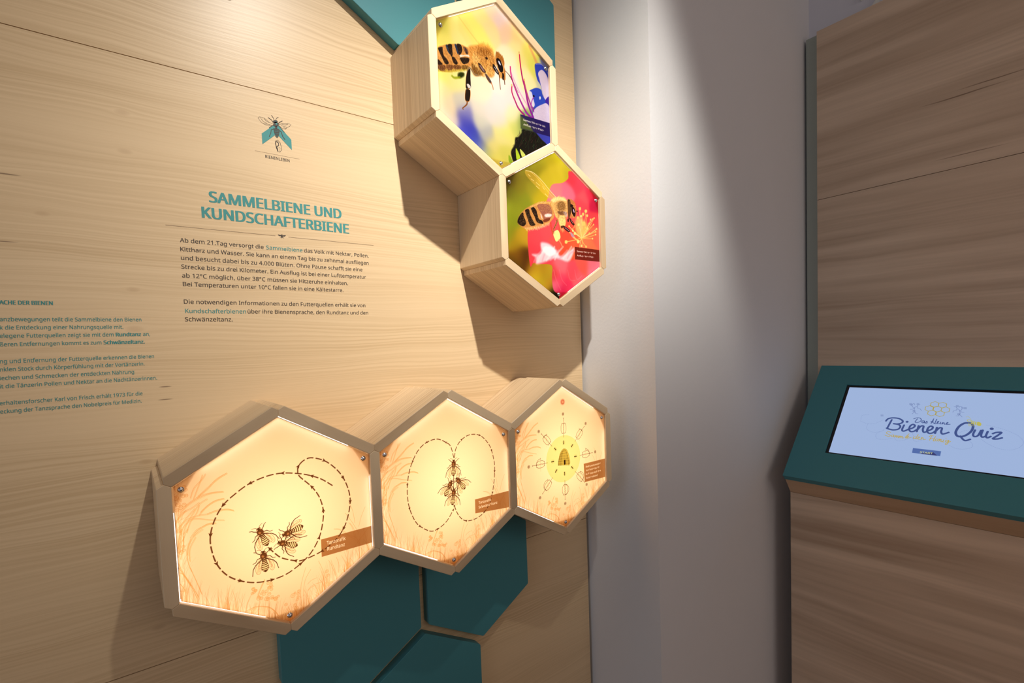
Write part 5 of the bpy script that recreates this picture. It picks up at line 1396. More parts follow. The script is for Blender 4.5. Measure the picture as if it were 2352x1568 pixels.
  ('L',(236,170,90),0.45,0.8,0.9,0.9,0,[(-133.3,46.1),(-121.4,56.0),(-108.9,61.9),(-96.4,62.3)]),
  ('L',(214,140,64),0.62,0.5,0.55,0.55,0,[(-170.3,22.6),(-165.4,30.6),(-153.4,39.9),(-136.3,42.8),(-123.0,42.0)]),
  ('L',(236,170,90),0.45,0.8,0.9,0.9,0,[(-169.7,21.1),(-164.8,29.0),(-152.7,38.3),(-135.6,41.2),(-122.3,40.4)]),
  ('L',(214,140,64),0.62,0.5,0.55,0.55,0,[(-124.4,42.3),(-113.4,44.5),(-103.9,43.8),(-94.1,44.3),(-83.4,39.1)]),
  ('L',(236,170,90),0.45,0.8,0.9,0.9,0,[(-123.6,40.7),(-112.7,42.9),(-103.1,42.2),(-93.4,42.7),(-82.7,37.4)]),
  ('L',(214,140,64),0.62,0.5,0.55,0.55,0,[(-121.7,42.4),(-107.9,45.6),(-92.8,42.5),(-83.4,39.1)]),
  ('L',(236,170,90),0.45,0.8,0.9,0.9,0,[(-120.9,40.8),(-107.2,43.9),(-92.1,40.9),(-82.7,37.4)]),
  ('L',(214,140,64),0.62,0.5,0.55,0.55,0,[(-166.7,20.1),(-153.7,35.3),(-145.7,38.3),(-136.6,36.9),(-121.0,31.2),(-99.4,25.4)]),
  ('L',(236,170,90),0.45,0.8,0.9,0.9,0,[(-166.0,18.6),(-153.0,33.8),(-145.0,36.8),(-135.9,35.3),(-120.2,29.6),(-98.6,23.8)]),
  ('L',(214,140,64),0.62,0.5,0.55,0.55,0,[(-151.5,6.8),(-141.7,18.3),(-130.9,21.8),(-124.1,24.0),(-112.6,23.3)]),
  ('L',(236,170,90),0.45,0.8,0.9,0.9,0,[(-150.8,5.3),(-141.0,16.7),(-130.2,20.2),(-123.4,22.4),(-111.9,21.6)]),
  ('L',(214,140,64),0.62,0.5,0.55,0.55,0,[(-147.5,8.9),(-137.7,18.8),(-124.0,24.8),(-112.6,23.3)]),
  ('L',(236,170,90),0.45,0.8,0.9,0.9,0,[(-146.8,7.3),(-137.0,17.2),(-123.3,23.2),(-111.9,21.6)]),
  ('L',(214,140,64),0.62,0.5,0.55,0.55,0,[(-147.4,75.6),(-141.3,91.4),(-128.7,104.4),(-122.9,112.7)]),
  ('L',(236,170,90),0.45,0.8,0.9,0.9,0,[(-146.8,74.1),(-140.6,89.8),(-128.0,102.9),(-122.2,111.2)]),
  ('L',(214,140,64),0.62,0.5,0.55,0.55,0,[(-143.1,72.4),(-137.7,86.0),(-130.1,104.7),(-127.6,112.0)]),
  ('L',(236,170,90),0.45,0.8,0.9,0.9,0,[(-142.4,70.8),(-137.0,84.4),(-129.3,103.1),(-126.9,110.5)]),
  ('L',(214,140,64),0.62,0.5,0.55,0.55,0,[(-138.4,73.7),(-120.4,87.1),(-107.5,100.3),(-90.4,108.2)]),
  ('L',(236,170,90),0.45,0.8,0.9,0.9,0,[(-137.7,72.1),(-119.7,85.5),(-106.7,98.7),(-89.7,106.6)]),
  ('L',(214,140,64),0.62,0.5,0.55,0.55,0,[(-135.7,76.2),(-116.1,92.5),(-101.9,102.4),(-90.4,108.2)]),
  ('L',(236,170,90),0.45,0.8,0.9,0.9,0,[(-135.0,74.6),(-115.3,90.9),(-101.1,100.8),(-89.7,106.6)]),
  ('L',(214,140,64),0.62,0.5,0.55,0.55,0,[(-161.2,15.6),(-156.6,29.9),(-146.6,46.0),(-135.2,62.0),(-122.8,68.7)]),
  ('L',(236,170,90),0.45,0.8,0.9,0.9,0,[(-160.6,14.1),(-155.9,28.3),(-145.9,44.4),(-134.5,60.5),(-122.1,67.1)]),
  ('L',(214,140,64),0.62,0.5,0.55,0.55,0,[(-156.0,17.3),(-149.9,34.4),(-140.0,47.5),(-135.3,60.5)]),
  ('L',(236,170,90),0.45,0.8,0.9,0.9,0,[(-155.3,15.8),(-149.2,32.8),(-139.3,46.0),(-134.6,58.9)]),
  ('L',(214,140,64),0.62,0.5,0.55,0.55,0,[(-162.0,3.5),(-160.0,15.3),(-154.4,23.1)]),
  ('L',(236,170,90),0.45,0.8,0.9,0.9,0,[(-161.3,1.9),(-159.3,13.7),(-153.7,21.5)]),
  ('L',(214,140,64),0.62,0.5,0.55,0.55,0,[(-157.0,-21.2),(-154.1,-4.9),(-146.2,8.5),(-132.5,17.5)]),
  ('L',(236,170,90),0.45,0.8,0.9,0.9,0,[(-156.3,-22.8),(-153.4,-6.5),(-145.5,7.0),(-131.8,15.9)]),
  ('L',(214,140,64),0.62,0.5,0.55,0.55,0,[(-154.4,-32.8),(-153.2,-11.4),(-143.7,6.3)]),
  ('L',(236,170,90),0.45,0.8,0.9,0.9,0,[(-153.8,-34.4),(-152.5,-13.0),(-143.0,4.7)]),
  ('L',(214,140,64),0.62,0.5,0.55,0.55,0,[(-153.5,-50.3),(-157.1,-33.6),(-157.8,-13.2),(-150.9,5.1)]),
  ('L',(236,170,90),0.45,0.8,0.9,0.9,0,[(-152.8,-51.9),(-156.4,-35.2),(-157.1,-14.8),(-150.2,3.5)]),
  ('L',(214,140,64),0.62,0.5,0.55,0.55,0,[(-169.5,-6.8),(-167.1,14.1),(-162.0,25.1)]),
  ('L',(236,170,90),0.45,0.8,0.9,0.9,0,[(-168.9,-8.3),(-166.4,12.5),(-161.3,23.5)]),
  ('L',(214,140,64),0.62,0.5,0.55,0.55,0,[(-169.4,-14.5),(-165.7,4.5),(-163.4,22.3)]),
  ('L',(236,170,90),0.45,0.8,0.9,0.9,0,[(-168.7,-16.1),(-165.0,2.9),(-162.7,20.8)]),
  ('L',(214,140,64),0.62,0.5,0.55,0.55,0,[(-167.5,-25.8),(-162.5,-5.7),(-161.4,12.6)]),
  ('L',(236,170,90),0.45,0.8,0.9,0.9,0,[(-166.8,-27.4),(-161.8,-7.2),(-160.7,11.0)]),
  ('L',(214,140,64),0.62,0.5,0.55,0.55,0,[(-170.4,-32.7),(-166.2,-47.9),(-156.0,-71.3),(-145.8,-98.3)]),
  ('L',(236,170,90),0.45,0.8,0.9,0.9,0,[(-169.8,-34.3),(-165.6,-49.5),(-155.4,-73.0),(-145.1,-100.0)]),
  ('L',(214,140,64),0.62,0.5,0.55,0.55,0,[(-171.4,-37.8),(-161.9,-61.6),(-152.8,-83.4),(-148.5,-99.0)]),
  ('L',(236,170,90),0.45,0.8,0.9,0.9,0,[(-170.7,-39.4),(-161.3,-63.3),(-152.2,-85.0),(-147.8,-100.7)]),
  ('L',(214,140,64),0.62,0.5,0.55,0.55,0,[(-170.1,-48.2),(-164.1,-54.7),(-155.0,-76.4)]),
  ('L',(236,170,90),0.45,0.8,0.9,0.9,0,[(-169.4,-49.8),(-163.4,-56.4),(-154.4,-78.0)]),
  ('L',(214,140,64),0.62,0.5,0.55,0.55,0,[(-154.5,-45.3),(-148.0,-67.7),(-140.4,-95.5)]),
  ('L',(236,170,90),0.45,0.8,0.9,0.9,0,[(-153.8,-46.9),(-147.3,-69.3),(-139.7,-97.1)]),
  ('L',(214,140,64),0.62,0.5,0.55,0.55,0,[(-170.0,-68.4),(-164.4,-81.1),(-170.7,-80.5)]),
  ('L',(236,170,90),0.45,0.8,0.9,0.9,0,[(-169.3,-70.0),(-163.7,-82.7),(-170.0,-82.1)]),
  ('L',(214,140,64),0.62,0.5,0.55,0.55,0,[(-170.0,39.4),(-160.4,52.4),(-145.9,58.2),(-135.0,65.1)]),
  ('L',(236,170,90),0.45,0.8,0.9,0.9,0,[(-169.3,37.8),(-159.7,50.8),(-145.2,56.7),(-134.3,63.6)]),
  ('L',(214,140,64),0.62,0.5,0.55,0.55,0,[(-171.6,33.6),(-167.2,43.3),(-155.0,55.7)]),
  ('L',(236,170,90),0.45,0.8,0.9,0.9,0,[(-170.9,32.1),(-166.6,41.7),(-154.4,54.2)]),
  ('L',(214,140,64),0.62,0.5,0.55,0.55,0,[(-168.6,20.6),(-160.0,36.9),(-142.1,55.8)]),
  ('L',(236,170,90),0.45,0.8,0.9,0.9,0,[(-167.9,19.1),(-159.3,35.3),(-141.4,54.3)]),
  ('L',(214,140,64),0.62,0.5,0.55,0.55,0,[(-75.3,-152.4),(-67.9,-150.1),(-54.4,-148.2),(-36.6,-156.3),(-26.3,-166.8),(-19.2,-179.8)]),
  ('L',(236,170,90),0.45,0.8,0.9,0.9,0,[(-74.6,-154.2),(-67.1,-151.9),(-53.6,-150.0),(-35.8,-158.1),(-25.5,-168.7),(-18.4,-181.6)]),
  ('L',(214,140,64),0.62,0.5,0.55,0.55,0,[(-53.1,-126.7),(-46.3,-112.1),(-40.4,-102.2)]),
  ('L',(236,170,90),0.45,0.8,0.9,0.9,0,[(-52.3,-128.5),(-45.5,-113.9),(-39.6,-104.0)]),
  ('O',(214,140,64),0.65,0.6,(-155.2,96.5),2.5),
  ('O',(214,140,64),0.65,0.6,(-153.0,90.7),2.4),
  ('O',(214,140,64),0.65,0.6,(-167.6,79.3),3.8),
  ('O',(214,140,64),0.65,0.6,(-162.9,74.4),2.9),
  ('O',(214,140,64),0.65,0.6,(-157.4,80.9),3.2),
  ('O',(214,140,64),0.65,0.6,(-152.9,80.7),2.6),
  ('O',(214,140,64),0.65,0.6,(-165.8,67.4),3.2),
  ('O',(214,140,64),0.65,0.6,(-162.3,62.0),3.5),
  ('O',(214,140,64),0.65,0.6,(-167.6,58.6),2.9),
  ('O',(214,140,64),0.65,0.6,(-157.0,65.4),3.2),
  ('O',(214,140,64),0.65,0.6,(-165.6,-14.8),3.2),
  ('O',(214,140,64),0.65,0.6,(-161.6,-12.1),2.4),
  ('O',(214,140,64),0.65,0.6,(-162.5,-5.7),2.6),
  ('O',(214,140,64),0.65,0.6,(-59.9,-113.5),2.9),
  ('O',(214,140,64),0.65,0.6,(-56.4,-118.1),2.6),
  ('O',(214,140,64),0.65,0.6,(-61.8,-121.3),2.6),
  ('O',(214,140,64),0.65,0.6,(-34.0,-111.1),2.9),
  ('O',(214,140,64),0.65,0.6,(-29.7,-115.9),2.6),
  ('O',(214,140,64),0.65,0.6,(-33.0,-119.9),3.2),
  ('O',(214,140,64),0.65,0.6,(-29.4,-124.5),2.6),
  ('O',(214,140,64),0.65,0.6,(-37.9,-125.1),2.9),
  ('O',(214,140,64),0.65,0.6,(-42.7,-128.6),3.2),
  ('O',(214,140,64),0.65,0.6,(-33.7,-131.7),2.9),
  ('O',(214,140,64),0.65,0.6,(-29.5,-139.9),3.5),
  ('O',(214,140,64),0.65,0.6,(-38.7,-139.3),3.8),
  ('O',(214,140,64),0.65,0.6,(-23.5,-143.7),3.2),
  ('O',(214,140,64),0.65,0.6,(-52.0,-133.9),3.5),
  ('O',(214,140,64),0.65,0.6,(-47.6,-135.4),2.9),
  ('L',(214,140,64),0.6,0.5,0.55,0.55,0,[(103.9,-135.1),(114.0,-118.2),(116.6,-100.1),(113.1,-85.8),(102.0,-72.1)]),
  ('L',(214,140,64),0.6,0.5,0.55,0.55,0,[(107.9,-133.7),(118.0,-119.3),(119.6,-101.0),(117.0,-86.9)]),
  ('L',(214,140,64),0.6,0.5,0.55,0.55,0,[(92.1,-40.1),(103.6,-43.1),(113.6,-51.2),(122.4,-61.6),(135.5,-69.1),(145.4,-88.0)]),
  ('L',(214,140,64),0.6,0.5,0.55,0.55,0,[(92.1,-40.1),(106.0,-46.6),(121.0,-62.5),(133.9,-72.7),(141.5,-84.2)]),
  ('L',(214,140,64),0.6,0.5,0.55,0.55,0,[(122.5,-34.8),(128.7,-44.4),(131.9,-58.7),(134.0,-71.4)]),
  ('L',(214,140,64),0.6,0.5,0.55,0.55,0,[(125.1,-35.5),(132.4,-49.4),(136.7,-70.8)]),
  ('L',(214,140,64),0.6,0.5,0.55,0.55,0,[(152.7,-54.6),(156.0,-70.5),(159.2,-89.1)]),
  ('L',(214,140,64),0.6,0.5,0.55,0.55,0,[(125.3,-108.0),(130.2,-90.6),(150.5,-69.0),(165.3,-53.7)]),
  ('L',(214,140,64),0.6,0.5,0.55,0.55,0,[(117.0,-13.5),(125.5,-27.6),(135.3,-46.1),(142.6,-62.8)]),
  ('L',(214,140,64),0.6,0.5,0.55,0.55,0,[(124.7,7.3),(131.8,-10.3),(135.7,-38.1)]),
  ('L',(214,140,64),0.6,0.5,0.55,0.55,0,[(159.2,-9.9),(149.9,-28.1),(143.4,-48.1)]),
  ('L',(214,140,64),0.6,0.5,0.55,0.55,0,[(35.0,-148.2),(41.4,-142.6),(50.1,-140.3),(61.9,-140.2)]),
  ('L',(214,140,64),0.6,0.5,0.55,0.55,0,[(33.2,-159.1),(36.2,-148.6),(42.5,-144.2),(51.2,-143.2)]),
  ('L',(214,140,64),0.6,0.5,0.55,0.55,0,[(78.5,-100.9),(84.2,-114.5),(90.7,-137.6)]),
  ('L',(214,140,64),0.6,0.5,0.55,0.55,0,[(94.1,-98.9),(98.3,-116.1),(96.2,-131.4)]),
  ('L',(214,140,64),0.6,0.5,0.55,0.55,0,[(35.7,-135.6),(43.3,-130.3),(54.4,-128.7)]),
  ('L',(214,140,64),0.6,0.5,0.55,0.55,0,[(21.2,-158.8),(23.9,-131.7),(33.9,-101.7)]),
  ('L',(214,140,64),0.6,0.5,0.55,0.55,0,[(26.1,-156.7),(31.4,-126.5),(43.3,-108.4)]),
  ('L',(214,140,64),0.6,0.5,0.55,0.55,0,[(58.7,-96.3),(64.1,-111.0),(70.4,-133.8)]),
  ('L',(214,140,64),0.6,0.5,0.55,0.55,0,[(-77.7,-151.0),(-67.1,-148.8),(-53.1,-148.4),(-35.0,-156.7),(-24.6,-170.3),(-20.8,-182.9)]),
  ('L',(214,140,64),0.6,0.5,0.55,0.55,0,[(-53.1,-129.6),(-45.7,-113.8),(-39.6,-101.8)]),
  ('O',(214,140,64),0.6,0.6,(7.6,-149.1),4.2),
  ('O',(214,140,64),0.6,0.6,(11.3,-145.3),2.1),
  ('O',(214,140,64),0.6,0.6,(18.5,-143.9),2.7),
  ('O',(214,140,64),0.6,0.6,(17.0,-148.5),2.5),
  ('O',(214,140,64),0.6,0.6,(16.7,-154.7),2.3),
  ('O',(214,140,64),0.6,0.6,(15.3,-159.3),2.5),
  ('O',(214,140,64),0.6,0.6,(-23.1,-144.8),3.4),
  ('O',(214,140,64),0.6,0.6,(-28.6,-141.7),2.1),
  ('O',(214,140,64),0.6,0.6,(-18.4,-141.4),2.3),
  ('O',(214,140,64),0.6,0.6,(-5.9,-162.0),2.7),
  ('O',(214,140,64),0.6,0.6,(71.0,-147.1),4.2),
  ('O',(214,140,64),0.6,0.6,(81.1,-147.8),3.2),
  ('O',(214,140,64),0.6,0.6,(73.6,-121.7),3.2),
  ('O',(214,140,64),0.6,0.6,(75.7,-130.2),2.7),
  ('O',(214,140,64),0.6,0.6,(10.0,-168.9),3.2),
  ('O',(214,140,64),0.6,0.6,(12.0,-174.7),3.2),
  ('O',(214,140,64),0.6,0.6,(-36.3,-140.2),3.2),
  ('O',(214,140,64),0.6,0.6,(-32.9,-119.3),2.5),
  ('O',(214,140,64),0.6,0.6,(-28.4,-119.5),2.1),
  ('O',(214,140,64),0.6,0.6,(-29.1,-111.9),2.1),
  ('O',(214,140,64),0.6,0.6,(-59.8,-114.0),2.5),
  ('O',(214,140,64),0.6,0.6,(-55.7,-117.8),2.3),
  ('O',(214,140,64),0.6,0.6,(-59.1,-120.3),2.7),
  ('O',(214,140,64),0.6,0.6,(-52.1,-131.1),2.5),
  ('O',(214,140,64),0.6,0.6,(-47.5,-126.6),2.1),
  ('O',(214,140,64),0.6,0.6,(-44.1,-122.9),2.1),
 ],
 'screen': [
  ('L',(104,120,172),0.85,0.8,1.1,1.1,0,[(-61.6,70.6),(-57.3,77.6),(-51.1,73.1)]),
  ('L',(104,120,172),0.85,0.8,1.1,1.1,0,[(-61.6,70.6),(-66.2,65.1),(-71.8,65.2)]),
  ('L',(104,120,172),0.85,0.8,1.1,1.1,0,[(-60.0,72.0),(-59.8,59.3),(-54.8,50.8)]),
  ('L',(104,120,172),0.85,0.8,1.1,1.1,0,[(-63.5,70.7),(-69.0,82.2),(-68.1,87.9)]),
  ('L',(104,120,172),0.85,0.8,1.1,1.1,0,[(-55.2,76.1),(-52.9,84.5),(-47.9,87.1)]),
  ('L',(104,120,172),0.85,0.8,1.1,1.1,0,[(-52.5,70.3),(-45.0,68.7),(-40.3,61.6)]),
  ('L',(104,120,172),0.85,0.8,1.1,1.1,0,[(-58.9,53.7),(-61.6,48.1),(-63.0,45.3)]),
  ('L',(104,120,172),0.85,0.8,1.1,1.1,0,[(-57.1,53.6),(-52.5,47.9),(-47.1,47.8)]),
  ('L',(104,120,172),0.85,0.8,1.1,1.1,0,[(-68.1,87.9),(-73.2,85.2),(-70.4,79.4)]),
  ('L',(104,120,172),0.85,0.8,1.1,1.1,0,[(-68.1,87.9),(-64.9,90.6),(-62.1,84.8)]),
  ('L',(104,120,172),0.85,0.8,1.1,1.1,0,[(57.3,71.1),(51.5,78.0),(47.1,74.2)]),
  ('L',(104,120,172),0.85,0.8,1.1,1.1,0,[(57.3,71.1),(62.9,65.6),(67.7,65.5)]),
  ('L',(104,120,172),0.85,0.8,1.1,1.1,0,[(55.5,72.5),(58.7,60.4),(56.4,52.5)]),
  ('L',(104,120,172),0.85,0.8,1.1,1.1,0,[(58.9,71.1),(60.8,81.7),(58.5,87.2)]),
  ('L',(104,120,172),0.85,0.8,1.1,1.1,0,[(50.0,76.8),(45.7,85.0),(40.3,87.9)]),
  ('L',(104,120,172),0.85,0.8,1.1,1.1,0,[(49.1,71.4),(42.6,70.3),(40.2,63.6)]),
  ('L',(104,120,172),0.85,0.8,1.1,1.1,0,[(59.3,55.1),(63.2,49.7),(65.2,47.1)]),
  ('L',(104,120,172),0.85,0.8,1.1,1.1,0,[(57.7,55.2),(55.1,49.9),(50.2,50.0)]),
  ('L',(104,120,172),0.85,0.8,1.1,1.1,0,[(58.5,87.2),(63.8,84.3),(62.8,79.0)]),
  ('L',(104,120,172),0.85,0.8,1.1,1.1,0,[(58.5,87.2),(54.9,90.0),(53.9,84.7)]),
  ('L',(110,128,176),0.7,0.7,0.9,0.9,0,[(-77.4,90.1),(-76.1,82.6)]),
  ('L',(110,128,176),0.7,0.7,0.9,0.9,0,[(-75.9,90.2),(-74.5,82.8)]),
  ('L',(110,128,176),0.7,0.7,0.9,0.9,0,[(-74.4,90.4),(-72.8,82.9)]),
  ('L',(110,128,176),0.7,0.7,0.9,0.9,0,[(-73.0,90.5),(-71.2,83.1)]),
  ('L',(110,128,176),0.7,0.7,0.9,0.9,0,[(-71.5,90.6),(-69.6,83.2)]),
  ('L',(110,128,176),0.7,0.7,0.9,0.9,0,[(-57.4,91.9),(-56.2,84.4)]),
  ('L',(110,128,176),0.7,0.7,0.9,0.9,0,[(-56.0,92.0),(-54.6,84.6)]),
  ('L',(110,128,176),0.7,0.7,0.9,0.9,0,[(-54.5,92.1),(-53.0,84.7)]),
  ('L',(110,128,176),0.7,0.7,0.9,0.9,0,[(-53.1,92.2),(-51.4,84.9)]),
  ('L',(110,128,176),0.7,0.7,0.9,0.9,0,[(-51.7,92.3),(-49.8,85.0)]),
  ('L',(110,128,176),0.7,0.7,0.9,0.9,0,[(-63.6,62.4),(-62.4,55.0)]),
  ('L',(110,128,176),0.7,0.7,0.9,0.9,0,[(-62.2,62.5),(-60.8,55.2)]),
  ('L',(110,128,176),0.7,0.7,0.9,0.9,0,[(-60.7,62.6),(-59.2,55.4)]),
  ('L',(110,128,176),0.7,0.7,0.9,0.9,0,[(-59.3,62.8),(-57.6,55.5)]),
  ('L',(110,128,176),0.7,0.7,0.9,0.9,0,[(-57.9,62.9),(-56.0,55.7)]),
  ('L',(110,128,176),0.7,0.7,0.9,0.9,0,[(45.0,92.4),(45.9,85.4)]),
  ('L',(110,128,176),0.7,0.7,0.9,0.9,0,[(46.3,92.6),(47.4,85.5)]),
  ('L',(110,128,176),0.7,0.7,0.9,0.9,0,[(47.6,92.7),(48.9,85.6)]),
  ('L',(110,128,176),0.7,0.7,0.9,0.9,0,[(48.9,92.8),(50.3,85.8)]),
  ('L',(110,128,176),0.7,0.7,0.9,0.9,0,[(50.3,92.9),(51.8,85.9)]),
  ('L',(110,128,176),0.7,0.7,0.9,0.9,0,[(65.5,86.1),(66.4,79.1)]),
  ('L',(110,128,176),0.7,0.7,0.9,0.9,0,[(66.8,86.2),(67.8,79.3)]),
  ('L',(110,128,176),0.7,0.7,0.9,0.9,0,[(68.1,86.3),(69.2,79.4)]),
  ('L',(110,128,176),0.7,0.7,0.9,0.9,0,[(69.3,86.5),(70.7,79.5)]),
  ('L',(110,128,176),0.7,0.7,0.9,0.9,0,[(70.6,86.6),(72.1,79.7)]),
  ('L',(110,128,176),0.7,0.7,0.9,0.9,0,[(52.5,60.3),(53.4,53.4)]),
  ('L',(110,128,176),0.7,0.7,0.9,0.9,0,[(53.8,60.5),(54.8,53.5)]),
  ('L',(110,128,176),0.7,0.7,0.9,0.9,0,[(55.1,60.6),(56.3,53.7)]),
  ('L',(110,128,176),0.7,0.7,0.9,0.9,0,[(56.3,60.7),(57.7,53.9)]),
  ('L',(110,128,176),0.7,0.7,0.9,0.9,0,[(57.6,60.9),(59.1,54.0)]),
  ('L',(110,128,176),0.7,0.7,0.9,0.9,0,[(-149.4,33.0),(-148.0,25.5)]),
  ('L',(110,128,176),0.7,0.7,0.9,0.9,0,[(-147.9,33.2),(-146.3,25.7)]),
  ('L',(110,128,176),0.7,0.7,0.9,0.9,0,[(-146.3,33.3),(-144.5,25.9)]),
  ('L',(110,128,176),0.7,0.7,0.9,0.9,0,[(-144.8,33.5),(-142.8,26.1)]),
  ('L',(110,128,176),0.7,0.7,0.9,0.9,0,[(-143.3,33.7),(-141.1,26.2)]),
  ('X',(178,158,62),1.6,(-9.6,91.7),11.84),
  ('X',(178,158,62),1.6,(10.5,90.2),11.84),
  ('X',(178,158,62),1.6,(-21.7,73.0),11.84),
  ('X',(178,158,62),1.6,(0.2,72.4),11.84),
  ('X',(178,158,62),1.6,(20.7,71.6),11.84),
  ('X',(178,158,62),1.6,(-12.0,54.9),11.84),
  ('X',(178,158,62),1.6,(9.6,53.9),11.84),
  ('L',(66,84,140),1,0.5,5.4,5.4,0,[(-129.9,7.7),(-125.5,17.5),(-113.1,23.0),(-96.0,22.1),(-83.8,13.8),(-84.6,4.6),(-95.6,-1.3),(-105.9,-1.5)]),
  ('L',(66,84,140),1,0.5,5.4,5.4,0,[(-105.9,-1.5),(-91.5,-3.6),(-85.9,-11.4),(-90.0,-22.6),(-102.2,-27.4),(-113.8,-25.8),(-122.4,-22.4)]),
  ('L',(66,84,140),1,0.5,5.4,5.4,0,[(-114.4,14.4),(-117.2,-1.7),(-120.8,-23.6)]),
  ('L',(66,84,140),1,0.5,5.4,5.4,0,[(-76.7,-3.7),(-79.1,-22.2),(-75.2,-28.7),(-68.6,-25.0),(-60.9,-17.0)]),
  ('L',(66,84,140),1,0.5,5.4,5.4,0,[(-59.8,-18.0),(-50.3,-10.6),(-47.8,-1.9),(-53.8,2.3),(-60.0,-5.8),(-60.4,-19.7),(-54.6,-27.7),(-46.2,-24.9),(-40.4,-17.0)]),
  ('L',(66,84,140),1,0.5,5.4,5.4,0,[(-37.9,-1.5),(-39.0,-25.5)]),
  ('L',(66,84,140),1,0.5,5.4,5.4,0,[(-38.4,-18.1),(-32.1,-2.7),(-24.9,-1.7),(-24.7,-16.2),(-20.6,-25.7),(-14.3,-22.1),(-11.8,-15.8)]),
  ('L',(66,84,140),1,0.5,5.4,5.4,0,[(-11.4,-18.4),(-2.7,-11.3),(-0.7,-2.1),(-6.6,1.2),(-12.0,-6.3),(-12.9,-20.0),(-6.5,-28.0),(2.3,-24.6),(7.5,-16.4)]),
  ('L',(66,84,140),1,0.5,5.4,5.4,0,[(9.5,-2.1),(8.4,-25.9)]),
  ('L',(66,84,140),1,0.5,5.4,5.4,0,[(8.8,-17.2),(16.0,-3.1),(22.5,-3.6),(22.2,-17.0),(26.2,-25.7),(33.7,-22.8),(40.9,-17.5)]),
  ('L',(66,84,140),1,0.5,6.6,6.6,0,[(83.8,25.5),(73.1,22.6),(62.2,7.5),(57.7,-14.1),(62.7,-27.7),(73.2,-29.2),(84.7,-20.6),(93.9,-3.8),(95.3,14.4),(90.2,24.2),(83.8,25.5)]),
  ('L',(66,84,140),1,0.5,5.4,5.4,0,[(70.7,-27.8),(77.5,-38.3),(84.3,-42.9),(94.4,-36.5)]),
  ('L',(66,84,140),1,0.5,5.4,5.4,0,[(101.6,-0.2),(99.0,-17.2),(103.0,-24.8),(110.7,-19.3),(115.3,0.4)]),
  ('L',(66,84,140),1,0.5,5.4,5.4,0,[(119.0,1.7),(117.3,-17.1),(121.1,-24.3),(128.0,-19.3)]),
  ('L',(66,84,140),1,0.5,5.4,5.4,0,[(130.6,-1.8),(128.4,-18.7),(132.1,-24.9),(139.1,-18.9)]),
  ('L',(66,84,140),1,0.5,5.4,5.4,0,[(142.7,-7.6),(149.9,-2.3),(160.7,-1.1),(153.3,-13.6),(144.6,-26.3),(154.5,-25.7),(163.8,-20.4)]),
  ('C',(66,84,140),1,0.5,(-71.0,11.1),4.0),
  ('C',(66,84,140),1,0.5,(138.3,9.9),4.6),
  ('L',(66,84,140),1,0.5,2.1,2.1,0,[(-45.6,26.8),(-49.6,12.9),(-42.3,11.8),(-35.2,19.6),(-37.4,29.1),(-46.3,31.2),(-55.3,25.7)]),
  ('L',(66,84,140),1,0.5,2.1,2.1,0,[(-26.0,20.2),(-30.7,20.2),(-32.1,14.5),(-28.1,11.6),(-25.3,19.4),(-25.1,12.5),(-21.9,12.9)]),
  ('L',(66,84,140),1,0.5,2.1,2.1,0,[(-21.8,12.4),(-19.5,20.1),(-17.9,12.9),(-20.9,10.9)]),
  ('L',(66,84,140),1,0.5,2.1,2.1,0,[(-3.4,31.7),(-7.4,12.0)]),
  ('L',(66,84,140),1,0.5,2.1,2.1,0,[(-9.4,17.8),(-3.1,23.5),(-4.9,18.3),(1.1,12.5)]),
  ('L',(66,84,140),1,0.5,2.1,2.1,0,[(4.4,31.2),(2.2,13.2),(6.6,13.2)]),
  ('L',(66,84,140),1,0.5,2.1,2.1,0,[(7.9,16.1),(11.1,21.9),(8.2,22.1),(7.8,13.4),(13.3,14.0)]),
  ('L',(66,84,140),1,0.5,2.1,2.1,0,[(16.1,20.4),(15.4,13.2),(18.7,13.6)]),
  ('L',(66,84,140),1,0.5,2.1,2.1,0,[(21.2,19.6),(20.5,12.8),(24.2,19.5),(26.3,13.0),(29.0,13.9)]),
  ('L',(66,84,140),1,0.5,2.1,2.1,0,[(31.0,14.9),(34.5,19.9),(31.9,20.7),(31.3,13.1),(40.1,14.7)]),
  ('L',(190,166,84),1,0.5,1.9,1.9,0,[(-107.7,-38.8),(-115.7,-36.3),(-119.1,-43.3),(-107.5,-50.0),(-110.2,-56.0),(-121.8,-52.1)]),
  ('L',(190,166,84),1,0.5,1.9,1.9,0,[(-97.7,-47.7),(-102.9,-49.4),(-103.1,-55.5),(-98.5,-53.4),(-97.0,-48.5),(-96.2,-55.9),(-93.5,-55.5)]),
  ('L',(190,166,84),1,0.5,1.9,1.9,0,[(-92.4,-49.2),(-92.8,-57.0)]),
  ('L',(190,166,84),1,0.5,1.9,1.9,0,[(-92.7,-54.8),(-89.4,-49.6),(-88.6,-57.0)]),
  ('L',(190,166,84),1,0.5,1.9,1.9,0,[(-88.6,-54.2),(-85.3,-49.5),(-84.0,-57.1),(-81.5,-55.9)]),
  ('L',(190,166,84),1,0.5,1.9,1.9,0,[(-81.3,-49.5),(-81.3,-57.2)]),
  ('L',(190,166,84),1,0.5,1.9,1.9,0,[(-81.3,-53.9),(-78.1,-49.3),(-77.1,-56.9)]),
  ('L',(190,166,84),1,0.5,1.9,1.9,0,[(-77.3,-53.9),(-74.1,-49.3),(-73.1,-56.8),(-68.9,-55.3)]),
  ('L',(190,166,84),1,0.5,1.9,1.9,0,[(-57.5,-37.2),(-64.9,-52.0),(-62.5,-55.7),(-59.2,-53.9)]),
  ('L',(190,166,84),1,0.5,1.9,1.9,0,[(-59.9,-52.1),(-56.4,-47.2),(-60.1,-46.6),(-60.8,-54.9),(-49.8,-51.6)]),
  ('L',(190,166,84),1,0.5,1.9,1.9,0,[(-33.4,-36.5),(-37.5,-54.6)]),
